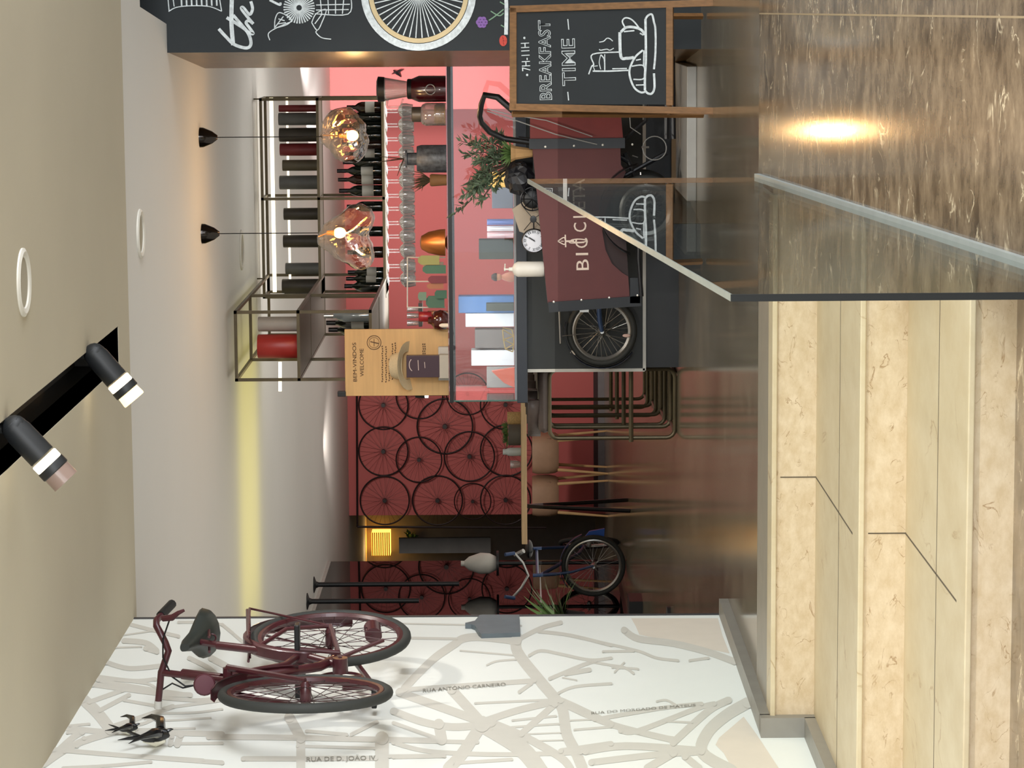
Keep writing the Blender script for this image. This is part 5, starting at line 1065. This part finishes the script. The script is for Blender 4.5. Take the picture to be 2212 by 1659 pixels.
b = MB(); p, q = PY(868, 1186, 30.5), PY(1060, 1180, 30.5); b.bb(p.x - .05, p.x + .12, 30.5, 30.56, q.z, PY(862, 1186, 30.5).z); o = b.build('door_post', M('door_post_grey', (150, 148, 144), .5), smooth=False); struct(o)
X, W, a, c = at(874, 900, 1156, 1184, 31.6); b = MB()
for i in range(70): leaf(b, Vector((X + random.uniform(-.06, .06), 31.62, (a + c) / 2)), Vector((random.uniform(-1, 1), random.uniform(-1, 1), random.uniform(-1, 1))), .1, .03)
o = b.build('hanging_ivy', LEAF); tag(o, 'bright green leaves hanging in the passage under the amber lamp', 'plant')
# white globe vase and spiky plant
gv = PY(1040, 1217, 23.9); b = MB(); b.lathe([(0, 0), (.06, 0), (.09, .06), (.094, .14), (.06, .24), (.024, .28), (.024, .31), (0, .31)], (gv.x, gv.y, gv.z - .13), n=20); o = b.build('white_vase', M('vase_white', (200, 196, 188), .5)); tag(o, 'white rounded vase on a slim pedestal behind the blue bicycle', 'vase')
t = thing('pedestal_table', (gv.x, gv.y, 0), 'slim dark pedestal table under the white vase behind the blue bicycle', 'table'); zp = gv.z - .132
b = MB(); b.lathe([(0, zp - .02), (.11, zp - .02), (.11, zp), (0, zp)], (gv.x, gv.y, 0), n=24); b.build('table_top', BLACK, t)
b = MB(); b.lathe([(.1, 0), (.1, .012), (.016, .02), (.016, zp - .02)], (gv.x, gv.y, 0), n=16); b.build('pedestal', BLACK, t)
DPL = 16.5; pp = PY(1150, 1347, DPL); t = thing('spiky_plant', (pp.x, DPL, 0), 'spiky green potted plant at the end of the map wall', 'plant')
b = MB(); b.lathe([(0, 0), (.10, 0), (.10, .02), (.018, .03), (.018, .5), (.07, .52), (.085, .62), (.075, .63), (0, .6)], (pp.x, DPL, 0), n=20); b.build('pot', M('pot_dark', (40, 38, 40), .5), t)
b = MB()
for i in range(60):
    a_ = random.uniform(-1.9, 1.9); d = Vector((math.cos(a_) * 1.3, math.sin(a_) * .6, random.uniform(.2, 1.8))).normalized(); L_ = random.uniform(.28, .46); p0_ = Vector((pp.x, DPL, .62)); s_ = d.cross(Vector((0, 0, 1))).normalized()
    A = []
    for j in range(6):
        tt = j / 5; pc = p0_ + d * L_ * tt + Vector((0, 0, -.12 * tt * tt)); wd = .017 * (1 - tt ** 2) + .001; A.append((b.b.verts.new(pc + s_ * wd), b.b.verts.new(pc - s_ * wd)))
    for P_, Q_ in zip(A, A[1:]): b.b.faces.new((P_[0], P_[1], Q_[1], Q_[0]))
b.build('leaves', LEAF, t)
DBK = 23.0; hc_ = PY(1281, 1222, DBK); Rb = 71 * DBK / F; hc_.z = Rb + .001
bb_ = thing('parked_bicycle', (hc_.x, DBK, 0), 'blue bicycle parked beside the red wall with its front wheel turned sideways', 'bicycle')
wheel(bb_, hc_, (.12, 1, 0), Rb, .02, TYRE, STEEL, STEEL, 28)
dzb = hc_.z - PY(1281, 1222, DBK).z
fbk = lambda x, y, d=0.0: PY(x, y, DBK + d) + Vector((0, 0, dzb))
b = MB()
for dy in (-.05, .05): b.tube([fbk(1281, 1222, dy), fbk(1232, 1236, dy), fbk(1200, 1240, 0)], [.010, .012, .014], 8)
b.tube([fbk(1200, 1240), fbk(1150, 1243)], .016, 8); b.build('fork', BLUEM, bb_)
b = MB(); A = []
for i in range(19):
    a = math.radians(20 + 110 * i / 18); d = Vector((math.cos(a), 0, math.sin(a))); A.append([b.b.verts.new(hc_ + d * (Rb + .014) + Vector((0, s_, 0))) for s_ in (-.03, .03)])
for p, q in zip(A, A[1:]): b.b.faces.new((p[0], p[1], q[1], q[0]))
o = b.build('mudguard', M('blue_mudguard', (34, 50, 96), .3), bb_); md = o.modifiers.new('solidify', 'SOLIDIFY'); md.thickness = .003
b = MB(); b.prism([fbk(*q_) for q_ in ((1262, 1160), (1272, 1148), (1305, 1142), (1304, 1158), (1275, 1170))], (0, .03, 0)); b.build('mud_flap', M('flap_blue', (30, 84, 180), .4), bb_, smooth=False)
b = MB(); b.tube([fbk(1110, 1195, -.05), fbk(1128, 1215), fbk(1140, 1243), fbk(1125, 1270), fbk(1105, 1292, -.05)], .011, 8); hb_ = b.build('handlebar', STEEL, bb_)
for y in (1195, 1292):
    b = MB(); b.tube([fbk(1110, y, -.05), fbk(1090, y + (3 if y < 1250 else -3), -.1)], .016, 8); b.build('grip', BLUEM, hb_)
b = MB(); b.tube([fbk(1165, 1243), fbk(1250, 1195, .6), fbk(1262, 1180, 1.0)], .016, 8); b.tube([fbk(1262, 1180, 1.0), fbk(1150, 1185, .85)], .014, 8); b.tube([fbk(1160, 1243, .05), fbk(1158, 1190, .85)], .013, 8); b.build('frame', BLUEM, bb_)
rw = fbk(1270, 1172, 1.35); rw.z = Rb + .001; wheel(bb_, rw, (1, .35, 0), Rb, .02, TYRE, STEEL, STEEL, 20)
b = MB(); b.ball(fbk(1142, 1186, .85), .1, (.8, 1.3, .35), 16); b.build('saddle', BLACK, bb_)
b = MB(); b.tube([fbk(1130, 1190, 0), fbk(1112, 1200, .05)], .02, 8); b.build('brake_lever', STEEL, bb_)
b = MB(); b.tube([fbk(1228, 1250, -.05), fbk(1240, 1262, -.05)], .01, 6); b.build('brake_caliper', STEEL, bb_)
# low shelf edge and pot at the foot of the map wall's end
b = MB(); b.bb(PY(1300, 1330, 20).x - .1, PY(1300, 1300, 20).x, 20, 20.3, 0, .1); o = b.build('low_plinth', BLACK, smooth=False); tag(o, 'low black plinth on the floor at the end of the map wall', 'plinth')

# small extras: black swallow on the pink wall, clip and clip lamp at the welcome board
p = PY(858, 156, 26.36); t = thing('ceramic_swallow', tuple(p), 'tiny black swallow on the pink wall above the blender', 'ornament')
W = M('swallow_black', (24, 24, 26), 0.18)
b = MB(); b.tube([PY(866, 166, 26.37), PY(858, 157, 26.34), PY(850, 152, 26.36)], [.004, .022, .006], 10); b.build('body', W, t)
for q in ((872, 150), (846, 160)):
    b = MB(); b.tube([PY(858, 156, 26.35), PY(q[0] * .5 + 429, q[1] * .5 + 77, 26.33), PY(q[0], q[1], 26.36)], [.016, .012, .002], 6); b.build('wing', W, t)
boxthing('board_clip', 729, 747, 846, 857, DT - .012, .04, BLACK, 'small black clip at the upper left corner of the welcome board', 'clip', None, None)
X, W_, a, c = at(893, 927, 846, 862, DT + .06); t = thing('clip_lamp', (X, DT + .06, ZT), 'small black clip lamp with white lens at the left edge of the welcome board', 'lamp')
b = MB(); b.tube([(X, DT + .08, ZT), (X, DT + .08, a)], .006, 6); b.build('stem', BLACKM, t)
b = MB(); b.lathe([(0, 0), (.016, .005), (.02, .06), (0, .06)], (X, DT + .08, a + .085), (0, -.1, -1), 14); hd = b.build('lamp_head', BLACK, t)
b = MB(); b.lathe([(.018, 0), (.018, .018), (0, .02)], (X, DT + .08, a + .024), (0, -.1, -1), 14); b.build('lens', M('lens_white', (250, 245, 235), .4, emit=1.5, var=0), hd)
